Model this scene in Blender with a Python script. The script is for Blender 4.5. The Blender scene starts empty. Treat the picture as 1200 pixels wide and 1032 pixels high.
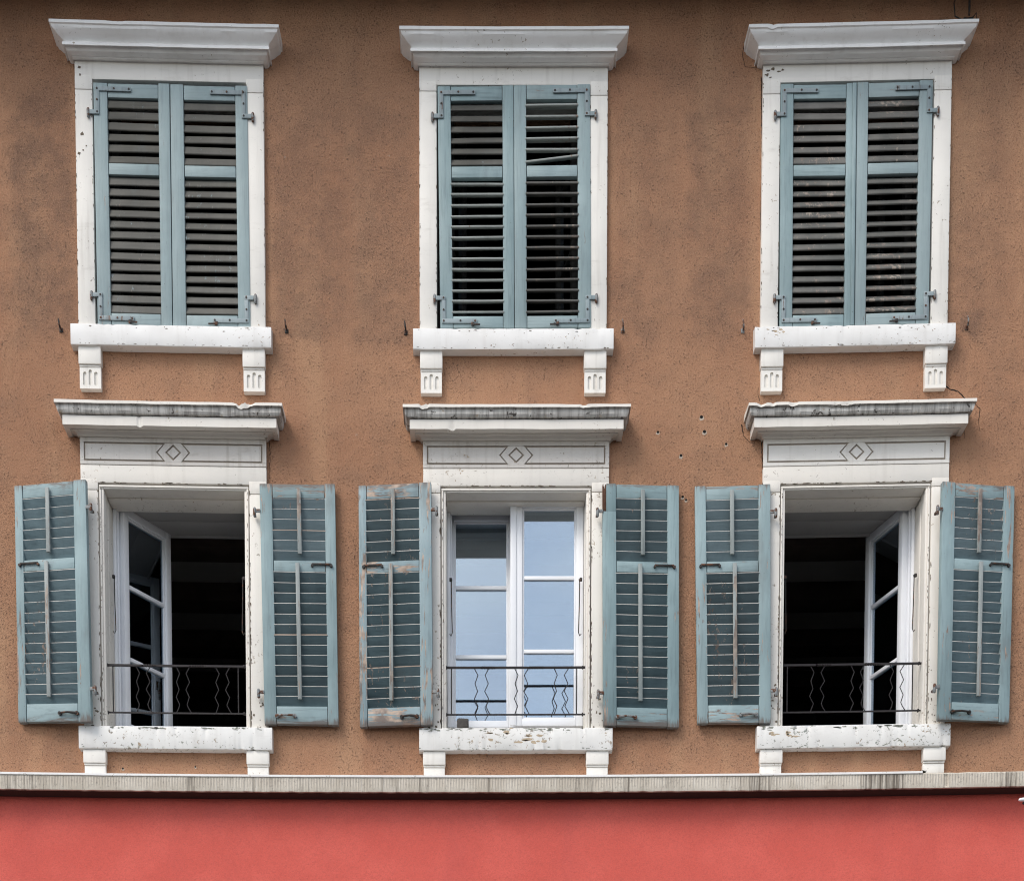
import bpy, bmesh, math, random
from mathutils import Vector, Matrix, noise as mnoise
R = math.radians
rnd = random.Random(11)
S = bpy.context.scene
COL = S.collection

# ------------------------------------------------------------------ camera
FPX, TH = 1835.0, R(3.47)
VPX, VPY = 560.0, 1550.0
PPX, PPY = VPX, VPY + FPX * math.tan(TH)
CAM = Vector((-0.21, -10.0, 1.6))
FWD = Vector((0, math.cos(TH), -math.sin(TH)))
UPV = Vector((0, math.sin(TH), math.cos(TH)))

def at(px, py, Y=0.0):
    """point of the photograph at depth Y (metres behind the wall face)"""
    d = FWD + Vector((1, 0, 0)) * ((px - PPX) / FPX) + UPV * ((PPY - py) / FPX)
    return CAM + d * ((Y - CAM.y) / d.y)

def Z(py, Y=0.0): return at(600, py, Y).z
def W(dpx, py, Y=0.0): return at(600 + dpx, py, Y).x - at(600, py, Y).x

cam_d = bpy.data.cameras.new('camera')
cam_d.sensor_width = 36; cam_d.sensor_fit = 'HORIZONTAL'
cam_d.lens = FPX / 1200 * 36
cam_d.shift_x = (600 - PPX) / 1200
cam_d.shift_y = (PPY - 516) / 1200
cam_d.clip_start = 0.1; cam_d.clip_end = 3000
cam = bpy.data.objects.new('camera', cam_d); COL.objects.link(cam)
cam.location = CAM; cam.rotation_euler = (R(90) - TH, 0, 0)
S.camera = cam

# the old facade sags in the middle: string courses and sills bow by a few centimetres
ZTOP, ZBOT = Z(30), Z(905)
def sag(x, z):
    a = min(1.3, max(0.0, (ZTOP - z) / (ZTOP - ZBOT)))
    k = 3.0e-5 - 1.5e-5 * a
    xx = max(-4.0, min(4.0, x))
    return k * 190 * xx * xx + 0.0035 * max(0, a - 0.3) * xx

# ------------------------------------------------------------------ helpers
def finish(name, bm, mat, parent=None, warp=True, smooth=40, loc=None):
    if warp:
        for v in bm.verts: v.co.z += sag(v.co.x, v.co.z)
    o0 = Vector((0, 0, 0))
    p = parent
    while p is not None:
        o0 += p.location; p = p.parent
    if loc is not None: o0 += loc
    for v in bm.verts: v.co -= o0
    bmesh.ops.recalc_face_normals(bm, faces=bm.faces)
    me = bpy.data.meshes.new(name)
    bm.to_mesh(me); bm.free()
    for p_ in me.polygons: p_.use_smooth = True
    me.set_sharp_from_angle(angle=R(smooth))
    me.materials.append(mat)
    o = bpy.data.objects.new(name, me)
    COL.objects.link(o)
    if parent: o.parent = parent
    if loc is not None: o.location = loc
    return o

def tag(o, label=None, cat=None, group=None, kind=None):
    if label: o['label'] = label
    if cat: o['category'] = cat
    if group: o['group'] = group
    if kind: o['kind'] = kind
    return o

def empty(name, loc, label=None, cat=None, group=None, parent=None):
    o = bpy.data.objects.new(name, None); COL.objects.link(o)
    o.empty_display_size = 0.1
    o.location = loc
    if parent: o.parent = parent
    return tag(o, label, cat, group)

def box(bm, x0, x1, y0, y1, z0, z1, bev=0.0, xf=None, segs=2):
    pts = [(x, y, z) for x in (x0, x1) for y in (y0, y1) for z in (z0, z1)]
    vs = [bm.verts.new(p) for p in pts]
    fs = [bm.faces.new([vs[i] for i in q]) for q in
          ((0, 1, 3, 2), (4, 6, 7, 5), (0, 4, 5, 1), (2, 3, 7, 6), (0, 2, 6, 4), (1, 5, 7, 3))]
    out = list(vs)
    if bev > 0:
        bmesh.ops.recalc_face_normals(bm, faces=fs)
        es = {e for f in fs for e in f.edges}
        r = bmesh.ops.bevel(bm, geom=list(es), offset=bev, segments=segs, profile=0.5, affect='EDGES')
        out = list({v for f in r['faces'] for v in f.verts} | {v for v in out if v.is_valid})
    if xf:
        for v in out: v.co = xf(v.co)
    return out

def mark(bm, old, idx):
    for f in bm.faces:
        if f not in old: f.material_index = idx

def flakes(bm, spots, q, idx=1):
    """bare patches where the paint has come away: irregular thin scabs set just proud of the face"""
    for (x, y, z, w, h) in spots:
        n = q.randrange(7, 12); p = []
        ph = q.uniform(0, 6)
        for t in range(n):
            a = t * 2 * math.pi / n + q.uniform(-.2, .2)
            rr = q.uniform(.45, 1.1)
            p.append((x + math.cos(a) * w * rr, z + math.sin(a) * h * rr))
        old = set(bm.faces)
        prism(bm, p, y - .0007, y + .002)
        mark(bm, old, idx)

def jitter(vs, amp, freq=6.0, seed=0.0):
    for v in vs:
        n = mnoise.noise_vector(v.co * freq + Vector((seed, seed * 2, 3)))
        v.co += n * amp

def loft(bm, rings, cap=True, closed=True):
    rows = [[bm.verts.new(p) for p in r] for r in rings]
    n = len(rows[0])
    for a, b in zip(rows, rows[1:]):
        for i in range(n if closed else n - 1):
            j = (i + 1) % n
            bm.faces.new((a[i], a[j], b[j], b[i]))
    if cap and closed:
        bm.faces.new(rows[0]); bm.faces.new(list(reversed(rows[-1])))
    return [v for r in rows for v in r]

def tube(bm, pts, r, n=8, xf=None):
    pts = [Vector(p) for p in pts]
    rings = []
    for i, p in enumerate(pts):
        t = (pts[min(i + 1, len(pts) - 1)] - pts[max(i - 1, 0)]).normalized()
        u = t.cross(Vector((0, 1, 0)))
        if u.length < 0.05: u = t.cross(Vector((1, 0, 0)))
        u.normalize(); w = t.cross(u).normalized()
        rr = r[i] if isinstance(r, (list, tuple)) else r
        rings.append([p + (u * math.cos(k * 2 * math.pi / n) + w * math.sin(k * 2 * math.pi / n)) * rr for k in range(n)])
    vs = loft(bm, rings)
    if xf:
        for v in vs: v.co = xf(v.co)
    return vs

def prism(bm, poly, y0, y1, bev=0.0):
    """polygon of (x, z) extruded from y0 (front) to y1"""
    a = [bm.verts.new((x, y0, z)) for x, z in poly]
    b = [bm.verts.new((x, y1, z)) for x, z in poly]
    n = len(poly)
    ff = bm.faces.new(a); bm.faces.new(list(reversed(b)))
    for i in range(n):
        j = (i + 1) % n
        bm.faces.new((a[j], a[i], b[i], b[j]))
    if bev:
        bmesh.ops.bevel(bm, geom=list(ff.edges), offset=bev, segments=1, profile=0.5, affect='EDGES')

def edge_slab(bm, x0, x1, yf, yb, z0, z1, rough=0.0015, chip=0.006, seed=0, r=0.006, nseg=60, slope=0.0):
    """weathered stone block: rounded section swept along x with worn, chipped arrises"""
    sec = [(yb, z1 + slope), (yf + r, z1), (yf + r * .3, z1 - r * .3), (yf, z1 - r),
           (yf, (z0 + z1) / 2), (yf, z0 + r), (yf + r * .3, z0 + r * .3), (yf + r, z0), (yb, z0)]
    rings = []
    q = random.Random(seed)
    cht = [0.0] * (nseg + 1); chb = [0.0] * (nseg + 1)
    for _ in range(int(nseg * .22)):
        k = q.randrange(nseg + 1); a = q.random() ** 2 * chip
        which = cht if q.random() < .5 else chb
        for d in range(-1, 2):
            if 0 <= k + d <= nseg: which[k + d] = max(which[k + d], a * (1 if d == 0 else .45))
    for i in range(nseg + 1):
        x = x0 + (x1 - x0) * i / nseg
        ring = []
        for j, (y, z) in enumerate(sec):
            p = Vector((x, y, z))
            if 0 < j < 8:
                nv = mnoise.noise_vector(Vector((x * 9 + seed * 7.3, j * .9, seed)))
                p.y += nv.y * rough; p.z += nv.z * rough
            if j in (1, 2, 3): p.z -= cht[i]; p.y += cht[i] * .8
            if j in (5, 6, 7): p.z += chb[i]; p.y += chb[i] * .8
            if i in (0, nseg) and 0 < j < 8: p.y += r * .25
            ring.append(p)
        rings.append(ring)
    return loft(bm, rings)

def moulding(bm, xc, half_prof, nseg=70, rough=0.0012, seed=0, chips=()):
    """half_prof: list of (projection, half width, z). Front run plus two mitred returns to the wall."""
    q = random.Random(seed)
    cols = []
    m = len(half_prof)
    def pt(i, s, k):
        pr, hw, z = half_prof[i]
        if k == 'L0': return Vector((xc - hw, 0.01, z))
        if k == 'R0': return Vector((xc + hw, 0.01, z))
        x = xc - hw + 2 * hw * s
        p = Vector((x, -pr, z))
        if 0 < i < m - 1:
            nv = mnoise.noise_vector(Vector((x * 7, i * .7 + seed * 3.1, seed * 5.7)))
            p.y += nv.y * rough; p.z += nv.z * rough
            for (cx, ci, cw, cd) in chips:
                if i in ci:
                    d = abs(x - cx) / cw
                    if d < 1:
                        jag = max(0.0, .55 + 1.3 * mnoise.noise(Vector((x * 21, i * .6, seed))) + .45 * mnoise.noise(Vector((x * 60, i, seed))))
                        p.z -= cd * (1 - d ** 4) * jag; p.y += cd * (1 - d ** 4) * .7 * jag
        return p
    rows = [[pt(i, 0, 'L0') for i in range(m)], ]
    for k in range(nseg + 1): rows.append([pt(i, k / nseg, 'F') for i in range(m)])
    rows.append([pt(i, 1, 'R0') for i in range(m)])
    loft(bm, rows, cap=False, closed=False)

# ------------------------------------------------------------------ materials
class Mat:
    def __init__(s, name):
        s.m = bpy.data.materials.new(name); s.m.use_nodes = True
        s.t = s.m.node_tree; s.N = s.t.nodes; s.L = s.t.links
        s.b = s.N['Principled BSDF']
        s.b.inputs['Specular IOR Level'].default_value = 0.35
        s.geo = s.N.new('ShaderNodeNewGeometry')
        s.pos = s.geo.outputs['Position']
    def set(s, sock, v):
        if hasattr(v, 'is_output'): s.L.new(v, sock)
        elif isinstance(v, (tuple, list)): sock.default_value = (*v, 1) if len(v) == 3 and sock.type == 'RGBA' else v
        else: sock.default_value = v
    def vec(s, sc=(1, 1, 1), off=(0, 0, 0), src=None):
        n = s.N.new('ShaderNodeMapping'); s.L.new(src or s.pos, n.inputs['Vector'])
        n.inputs['Scale'].default_value = sc; n.inputs['Location'].default_value = off
        return n.outputs[0]
    def noise(s, scale, detail=3, rough=.55, vec=None, dist=0.0):
        n = s.N.new('ShaderNodeTexNoise'); s.L.new(vec or s.pos, n.inputs['Vector'])
        n.inputs['Scale'].default_value = scale; n.inputs['Detail'].default_value = detail
        n.inputs['Roughness'].default_value = rough; n.inputs['Distortion'].default_value = dist
        return n.outputs[0]
    def voro(s, scale, vec=None, feat='F1'):
        n = s.N.new('ShaderNodeTexVoronoi'); s.L.new(vec or s.pos, n.inputs['Vector'])
        n.feature = feat; n.inputs['Scale'].default_value = scale
        return n.outputs['Distance']
    def ramp(s, f, a, b, lo=0.0, hi=1.0, smooth=True):
        n = s.N.new('ShaderNodeMapRange'); s.set(n.inputs[0], f)
        n.interpolation_type = 'SMOOTHSTEP' if smooth else 'LINEAR'
        n.inputs[1].default_value = a; n.inputs[2].default_value = b
        n.inputs[3].default_value = lo; n.inputs[4].default_value = hi
        return n.outputs[0]
    def mix(s, f, a, b, mode='MIX'):
        n = s.N.new('ShaderNodeMix'); n.data_type = 'RGBA'; n.blend_type = mode
        s.set(n.inputs[0], f); s.set(n.inputs[6], a); s.set(n.inputs[7], b)
        return n.outputs[2]
    def math(s, op, a, b=0.0, c=0.0):
        n = s.N.new('ShaderNodeMath'); n.operation = op
        s.set(n.inputs[0], a); s.set(n.inputs[1], b)
        if op == 'MULTIPLY_ADD': s.set(n.inputs[2], c)
        return n.outputs[0]
    def bump(s, h, strength=.5, dist=.01):
        n = s.N.new('ShaderNodeBump'); s.L.new(h, n.inputs['Height'])
        n.inputs['Strength'].default_value = strength; n.inputs['Distance'].default_value = dist
        s.L.new(n.outputs[0], s.b.inputs['Normal'])
    def xyz(s):
        n = s.N.new('ShaderNodeSeparateXYZ'); s.L.new(s.pos, n.inputs[0]); return n.outputs
    def out(s, col, rough=.6, metal=0.0):
        s.set(s.b.inputs['Base Color'], col); s.set(s.b.inputs['Roughness'], rough)
        s.b.inputs['Metallic'].default_value = metal
        return s.m

def blob(M, x, z, px, pz, rx, rz):
    """soft-edged rectangle mask in the wall plane"""
    ax = M.math('ABSOLUTE', M.math('SUBTRACT', x, px)); az = M.math('ABSOLUTE', M.math('SUBTRACT', z, pz))
    return M.math('MULTIPLY', M.ramp(ax, rx * .55, rx * 1.25, 1, 0), M.ramp(az, rz * .7, rz * 1.15, 1, 0))

def mat_stucco():
    M = Mat('brown roughcast render')
    big = M.noise(.8, 5, .6); mid = M.noise(4.5, 5, .65); fine = M.noise(88, 4, .68, dist=.5)
    grit = M.noise(190, 2, .6)
    c = M.mix(M.ramp(big, .35, .66), (.380, .192, .109), (.435, .234, .135))
    c = M.mix(M.ramp(mid, .42, .72, 0, .55), c, (.275, .155, .098))
    c = M.mix(M.ramp(M.noise(2.2, 4, .6, M.vec((1.6, 1, .28))), .46, .7, 0, .6), c, (.49, .285, .165))
    X, Y_, Zc = M.xyz()
    # soot lines left on the render by the folded-back shutters of the upper floor, and runs beside the frames
    wob = M.math('MULTIPLY', M.math('SUBTRACT', mid, .5), .35)
    xw = M.math('ADD', X, wob); zw = M.math('ADD', Zc, M.math('MULTIPLY', wob, .6))
    tot = None
    for (px, py, rx, ry, k) in ((52, 250, 42, 150, .75), (365, 250, 50, 145, .60), (445, 250, 48, 150, .55),
                              (757, 260, 42, 140, .40), (840, 250, 40, 150, .60), (1145, 240, 40, 150, .45),
                              (60, 380, 45, 16, .55), (350, 386, 42, 14, .6), (446, 384, 40, 16, .55), (760, 384, 30, 12, .4),
                              (1140, 384, 18, 14, .7), (1120, 405, 10, 60, .3), (85, 240, 9, 130, .4), (316, 250, 6, 130, .3)):
        p = at(px, py); b = blob(M, xw, zw, p.x, p.z + sag(p.x, p.z), rx / 190, ry / 190)
        b = M.math('MULTIPLY', b, k * .8)
        tot = b if tot is None else M.math('MAXIMUM', tot, b)
    gr = M.math('MULTIPLY', tot, M.ramp(M.noise(5, 8, .78), .34, .62, .25, 1))
    c = M.mix(gr, c, (.115, .072, .055))
    # sponge pits and grit
    pit = M.math('MULTIPLY', M.ramp(fine, .57, .66), M.ramp(mid, .3, .6, .45, 1))
    c = M.mix(M.math('MULTIPLY', pit, .68), c, (.075, .045, .034))
    c = M.mix(M.ramp(grit, .53, .7, 0, .55), c, (.52, .34, .23))
    c = M.mix(M.ramp(grit, .45, .28, 0, .5), c, (.15, .09, .06))
    # a few pale scuffs
    sc = M.math('MULTIPLY', M.ramp(M.noise(16, 2, .5, M.vec((1, 1, .8), (3.1, 0, 7))), .74, .79), M.ramp(fine, .45, .6))
    c = M.mix(M.math('MULTIPLY', sc, .7), c, (.52, .44, .36))
    h = M.math('ADD', M.math('MULTIPLY', fine, 1.0), M.math('MULTIPLY', grit, .5))
    h = M.math('SUBTRACT', h, M.math('MULTIPLY', pit, .6))
    h = M.math('ADD', h, M.math('MULTIPLY', M.noise(9, 3), 1.2))
    M.bump(h, .9, .010)
    return M.out(c, .95)

def mat_red():
    M = Mat('red shopfront render')
    fine = M.noise(115, 4, .7, dist=.8); mid = M.noise(3, 4); g = M.noise(150, 2)
    c = M.mix(M.ramp(mid, .35, .7), (.635, .111, .084), (.695, .133, .102))
    c = M.mix(M.ramp(fine, .42, .66, 0, .6), c, (.48, .085, .07))
    c = M.mix(M.ramp(g, .55, .75, 0, .35), c, (.72, .20, .165))
    c = M.mix(M.ramp(M.noise(1.2, 4, .6, M.vec((1.5, 1, .4))), .52, .75, 0, .4), c, (.46, .085, .08))
    M.bump(M.math('ADD', fine, M.math('MULTIPLY', g, .5)), .55, .008)
    return M.out(c, .9)

def mat_white(name, chip=.0, dirt=.3, base=(.785, .755, .70), green=0.0):
    M = Mat(name)
    big = M.noise(3, 4, .6); fl = M.noise(44, 7, .66, dist=.7); fine = M.noise(140, 3)
    c = M.mix(M.ramp(big, .35, .7, 0, .35), base, (.64, .615, .575))
    st = M.noise(1, 4, .6, M.vec((22, 22, 1.6)))
    c = M.mix(M.ramp(st, .5, .78, 0, dirt), c, (.37, .33, .28))
    sm = M.noise(1, 5, .65, M.vec((5, 9, 16)))
    c = M.mix(M.ramp(sm, .56, .8, 0, dirt * 1.1), c, (.36, .32, .27))
    t = .665 - chip
    zone = M.ramp(M.noise(2.6, 3, .5, M.vec(off=(5, 1, 2))), .42, .6, -.06, .02)
    f2 = M.math('ADD', fl, zone)
    ch = M.ramp(f2, t, t + .012)
    under = M.mix(M.ramp(M.noise(9, 3), .4, .6), (.42, .33, .235), (.27, .235, .19))
    if green: under = M.mix(M.ramp(M.noise(5, 2, .5, M.vec(off=(9, 9, 1))), .45, .55, 0, green), under, (.22, .26, .225))
    rim = M.math('SUBTRACT', M.ramp(f2, t - .012, t), ch)
    c = M.mix(ch, c, under)
    c = M.mix(M.math('MULTIPLY', rim, .55), c, (.25, .22, .19))
    sp = M.ramp(M.noise(48, 3, .6, M.vec(off=(2, 7, 4))), .735 - chip * .3, .76 - chip * .3)
    c = M.mix(M.math('MULTIPLY', sp, .7), c, (.16, .13, .105))
    h = M.math('SUBTRACT', M.math('MULTIPLY', fine, .25), ch)
    h = M.math('ADD', h, M.math('MULTIPLY', M.noise(18, 4), .8))
    M.bump(h, .35, .004)
    return M.out(c, .62)

def mat_dirty_cyma():
    M = Mat('soot streaked cornice paint')
    c = M.mix(M.ramp(M.noise(4, 4), .35, .7), (.62, .60, .56), (.45, .43, .40))
    st = M.noise(1, 5, .7, M.vec((40, 9, 2.0)))
    c = M.mix(M.ramp(st, .38, .72, 0, .85), c, (.17, .155, .14))
    fl = M.noise(24, 6, .65, dist=.8)
    c = M.mix(M.ramp(fl, .61, .635), c, (.07, .06, .052))
    c = M.mix(M.ramp(M.noise(30, 5, .65, M.vec(off=(4, 4, 4))), .635, .65), c, (.44, .37, .29))
    M.bump(M.math('SUBTRACT', M.noise(30, 4), M.ramp(fl, .61, .635)), .4, .004)
    return M.out(c, .75)

def mat_shutter(name, base, worn=.0, light=None, grain=(55, 55, 3.5), chipcol=(.40, .30, .24), ends=None, flat=False):
    M = Mat(name)
    if flat: grain = (grain[2], grain[1], grain[0])
    g = M.noise(1, 5, .65, M.vec(grain)); big = M.noise(2.3, 4, .6, M.vec((1, 1, .6))); f = M.noise(60, 4)
    hi = light or tuple(min(1, v * 1.35) for v in base)
    c = M.mix(M.ramp(big, .32, .68), base, hi)
    c = M.mix(M.ramp(g, .46, .72, 0, .55), c, tuple(v * .55 for v in base))
    c = M.mix(M.ramp(M.noise(5, 4, .65, M.vec((1, 1, .35), (3, 3, 8))), .55, .78, 0, .65), c, (.10, .115, .115))
    oi = M.N.new('ShaderNodeObjectInfo')
    c = M.mix(M.math('MULTIPLY', oi.outputs['Random'], .4), c, tuple((v * .55 + sum(hi) / 3 * .5) for v in hi))
    c = M.mix(M.ramp(M.noise(1.1, 5, .65, M.vec((3, 3, 1.2), (2, 2, 1))), .45, .7, 0, .45), c, tuple(min(1, v * 1.2 + .03) for v in hi))
    w = M.noise(1, 6, .7, M.vec((4.2, 42, 42) if flat else (42, 42, 4.2), (7, 1, 0)), dist=.4)
    zone = M.ramp(M.noise(2.0, 3, .5, M.vec(off=(8, 3, 5))), .4, .65, -.07, .05)
    w2 = M.math('ADD', w, zone)
    t = .70 - worn
    ch = M.ramp(w2, t, t + .02)
    wood = M.mix(M.ramp(M.noise(12, 3), .35, .65), chipcol, (.17, .135, .115))
    c = M.mix(ch, c, wood)
    if ends:
        X, Y_, Zc = M.xyz()
        for ze in ends:      # rain-rotted end grain at head and foot of the leaf
            d = M.math('ADD', M.math('ABSOLUTE', M.math('SUBTRACT', Zc, ze)), M.math('MULTIPLY', M.math('SUBTRACT', w, .5), .22))
            c = M.mix(M.math('MULTIPLY', M.ramp(d, .045, .0), .75), c, (.13, .085, .065))
    sp = M.ramp(M.noise(70, 3, .6), .72, .75)
    c = M.mix(M.math('MULTIPLY', sp, .7), c, (.05, .045, .04))
    M.bump(M.math('SUBTRACT', M.math('ADD', g, M.math('MULTIPLY', f, .3)), M.math('MULTIPLY', ch, .8)), .45, .003)
    return M.out(c, .58)

def mat_simple(name, col, rough=.5, metal=0.0, var=.3, scale=30):
    M = Mat(name)
    c = M.mix(M.ramp(M.noise(scale, 4), .35, .7, 0, var), col, tuple(v * .45 for v in col))
    M.bump(M.noise(scale * 4, 2), .15, .002)
    return M.out(c, rough, metal)

def mat_rust(name, col, rust=.5):
    M = Mat(name)
    r = M.noise(38, 5, .6)
    c = M.mix(M.ramp(r, .62 - rust * .25, .68 - rust * .25), col, (.11, .05, .028))
    c = M.mix(M.ramp(M.noise(90, 3), .6, .72, 0, .6), c, (.02, .018, .017))
    M.bump(r, .3, .003)
    return M.out(c, .62, .25)

def mat_ledge():
    M = Mat('combed stone ledge')
    c = M.mix(M.ramp(M.noise(6, 5, .65), .35, .7), (.47, .42, .35), (.58, .53, .455))
    strk = M.noise(1, 5, .7, M.vec((38, 10, 1.4)))
    zone = M.ramp(M.noise(1, 3, .6, M.vec((2.6, 1, .2), (2.4, 0, 0))), .36, .66, -.13, .10)
    X, Y_, Zc = M.xyz()
    zone = M.math('ADD', zone, M.ramp(X, -1.5, 3.2, -.04, .035))
    s2 = M.math('ADD', strk, zone)
    c = M.mix(M.ramp(s2, .5, .72, 0, .9), c, (.115, .095, .075))
    c = M.mix(M.ramp(M.noise(80, 3), .58, .72, 0, .6), c, (.20, .175, .15))
    c = M.mix(M.ramp(M.noise(1, 4, .6, M.vec((60, 10, 3), (5, 5, 5))), .58, .7, 0, .5), c, (.68, .64, .58))
    M.bump(M.noise(70, 4), .4, .004)
    return M.out(c, .9)

def mat_glass():
    M = Mat('window glass')
    t = M.t; N = M.N; L = M.L
    out = N['Material Output']
    gl = N.new('ShaderNodeBsdfGlossy'); gl.inputs['Roughness'].default_value = 0.0
    gl.inputs['Color'].default_value = (.76, .88, 1, 1)
    tr = N.new('ShaderNodeBsdfTransparent'); tr.inputs['Color'].default_value = (.82, .86, .86, 1)
    fr = N.new('ShaderNodeFresnel'); fr.inputs['IOR'].default_value = 1.5
    # two double-glazed sheets with a low-e coating reflect several times a single surface
    m = M.math('MULTIPLY_ADD', fr.outputs[0], 1.8, .225)
    m2 = M.math('MINIMUM', m, 1.0)
    bm_ = N.new('ShaderNodeBump'); bm_.inputs['Strength'].default_value = .02; bm_.inputs['Distance'].default_value = .02
    L.new(M.noise(1.6, 2), bm_.inputs['Height']); L.new(bm_.outputs[0], gl.inputs['Normal'])
    mx = N.new('ShaderNodeMixShader')
    L.new(m2, mx.inputs[0]); L.new(tr.outputs[0], mx.inputs[1]); L.new(gl.outputs[0], mx.inputs[2])
    L.new(mx.outputs[0], out.inputs['Surface'])
    return M.m

STUCCO = mat_stucco(); RED = mat_red()
WHITE = mat_white('white stone paint', .0, .28)
WHITE_BRIGHT = mat_white('white cornice paint', .0, .18, (.86, .85, .83))
WHITE_OLD = mat_white('aged white stone paint', .03, .16, (.755, .715, .65))
SILL_MAT = [mat_white('sill paint fresh', .02, .15, (.78, .77, .75)), mat_white('sill paint peeling', .055, .2, (.74, .73, .70), green=.8)]
SILL_MID = mat_white('sill paint flaking', .105, .25, (.74, .73, .70), green=.6)
CYMA = mat_dirty_cyma()
GROOVE = mat_simple('grimy groove', (.38, .32, .26), .9)
FRIEZE_OLD = mat_white('greyed frieze paint', .02, .6, (.60, .565, .52))
FRAME_UP = mat_shutter('pale blue shutter paint', (.20, .285, .30), .03, (.28, .365, .375))
FRAME_UP_H = mat_shutter('pale blue shutter paint on rails', (.20, .285, .30), .03, (.28, .365, .375), flat=True)
FRAME_LO = mat_shutter('weathered blue shutter paint', (.165, .25, .265), .115, (.25, .345, .36), ends=(Z(564, -.07), Z(849, -.07)))
FRAME_LO_H = mat_shutter('weathered blue shutter paint on rails', (.165, .25, .265), .115, (.25, .345, .36), ends=(Z(564, -.07), Z(849, -.07)), flat=True)
FRAME_BARE = mat_shutter('bare peeling shutter paint', (.18, .255, .28), .165, (.26, .34, .36), chipcol=(.47, .36, .28), ends=(Z(564, -.07), Z(849, -.07)))
FRAME_BARE_H = mat_shutter('bare peeling shutter paint on rails', (.18, .255, .28), .165, (.26, .34, .36), chipcol=(.47, .36, .28), ends=(Z(564, -.07), Z(849, -.07)), flat=True)
SLAT_BROWN = mat_shutter('bare grey brown slats', (.058, .058, .050), .07, (.105, .10, .085), grain=(4, 40, 60), chipcol=(.17, .22, .23))
SLAT_MIX = mat_shutter('half bare slats', (.075, .08, .074), .13, (.15, .142, .128), grain=(4, 40, 60), chipcol=(.34, .29, .24))
SLAT_PALE = mat_shutter('pale edged slats', (.27, .30, .285), .09, (.36, .385, .36), grain=(4, 40, 60), chipcol=(.36, .26, .2))
SLAT_TEAL = mat_shutter('dark teal slats', (.085, .138, .158), .05, (.125, .185, .205), grain=(4, 40, 40), chipcol=(.40, .33, .28))
SLAT_TEAL2 = mat_shutter('deep teal slats', (.058, .098, .112), .07, (.088, .138, .152), grain=(4, 40, 40), chipcol=(.40, .33, .28))
SLAT_EDGE = mat_shutter('worn slat edge', (.42, .40, .37), .10, (.52, .49, .45), grain=(5, 30, 30), chipcol=(.30, .22, .17))
SLAT_WOOD = mat_shutter('rotten brown slat edge', (.22, .15, .11), .12, (.33, .25, .19), grain=(5, 30, 30), chipcol=(.10, .06, .045))
ROD = mat_shutter('worn tilt rod', (.20, .235, .232), .16, (.29, .315, .305), chipcol=(.33, .28, .235))
STRAP = mat_shutter('painted strap iron', (.20, .25, .27), .10, (.27, .33, .345), chipcol=(.14, .09, .07))
FLAKE = mat_simple('bare stone under paint', (.17, .135, .10), .95, 0, .6, 60)
FLAKE_GREEN = mat_simple('lichened stone under paint', (.27, .28, .235), .95, 0, .6, 60)
FLAKE_BEIGE = mat_simple('sandstone under paint', (.50, .40, .285), .95, 0, .4, 50)
IRON = mat_rust('black iron', (.035, .032, .03), .35)
RAIL = mat_simple('railing iron', (.022, .018, .018), .5, .2, .5)
STEEL = mat_rust('galvanised pin', (.22, .23, .23), .5)
PVC = mat_simple('white window frame', (.80, .81, .83), .32, 0, .06, 4)
GLASS = mat_glass()
BOARD = mat_simple('painted soffit board', (.36, .345, .33), .6, 0, .2, 3)
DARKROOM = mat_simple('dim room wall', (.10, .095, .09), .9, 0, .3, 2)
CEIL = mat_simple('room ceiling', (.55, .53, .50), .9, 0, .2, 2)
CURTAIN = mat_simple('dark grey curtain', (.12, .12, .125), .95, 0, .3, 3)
SOFFIT = mat_simple('eave boards', (.10, .075, .06), .85, 0, .5, 6)
ROOF = mat_simple('roof tiles', (.20, .09, .06), .9, 0, .5, 14)
ASPHALT = mat_simple('asphalt', (.042, .042, .044), .95, 0, .5, 60)
PAVE = mat_simple('pavement slabs', (.19, .183, .172), .9, 0, .3, 10)
CRACK = mat_simple('crack shadow', (.012, .010, .009), 1)
STONE = mat_simple('rough pumice', (.085, .078, .072), .95, 0, .6, 40)
LEAF = mat_simple('leaf green', (.05, .11, .03), .5, 0, .5, 20)
POT = mat_simple('clay pot', (.30, .13, .07), .8)
TRIM = mat_white('ledge flashing paint', .01, .15, (.82, .81, .79))
LAMPW = mat_simple('lamp enamel', (.75, .77, .8), .3, .2, .1)
RUSTW = mat_rust('rotten brown wood', (.085, .032, .02), .9)

# ------------------------------------------------------------------ building
bld = empty('building', (0, 0, 0), 'brown rendered old house front with white window surrounds above a red ground floor', 'building')
Z0 = 0.0
ZLED_T, ZLED_B = Z(909.6, -.12), Z(928, -.12)
ZEAVE = Z(-16, 0.0)
XL, XR = -7.0, 7.0

UPC = [at(199, 80).x, at(601.7, 80).x, at(1003.8, 80).x]
LOC = [at(204.3, 560).x, at(604.7, 560).x, at(1002.0, 560).x]
uh0, uh1 = Z(392), Z(90)             # wall openings behind the stonework
lh0, lh1 = Z(862), Z(560)
HOLE = .50

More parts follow.
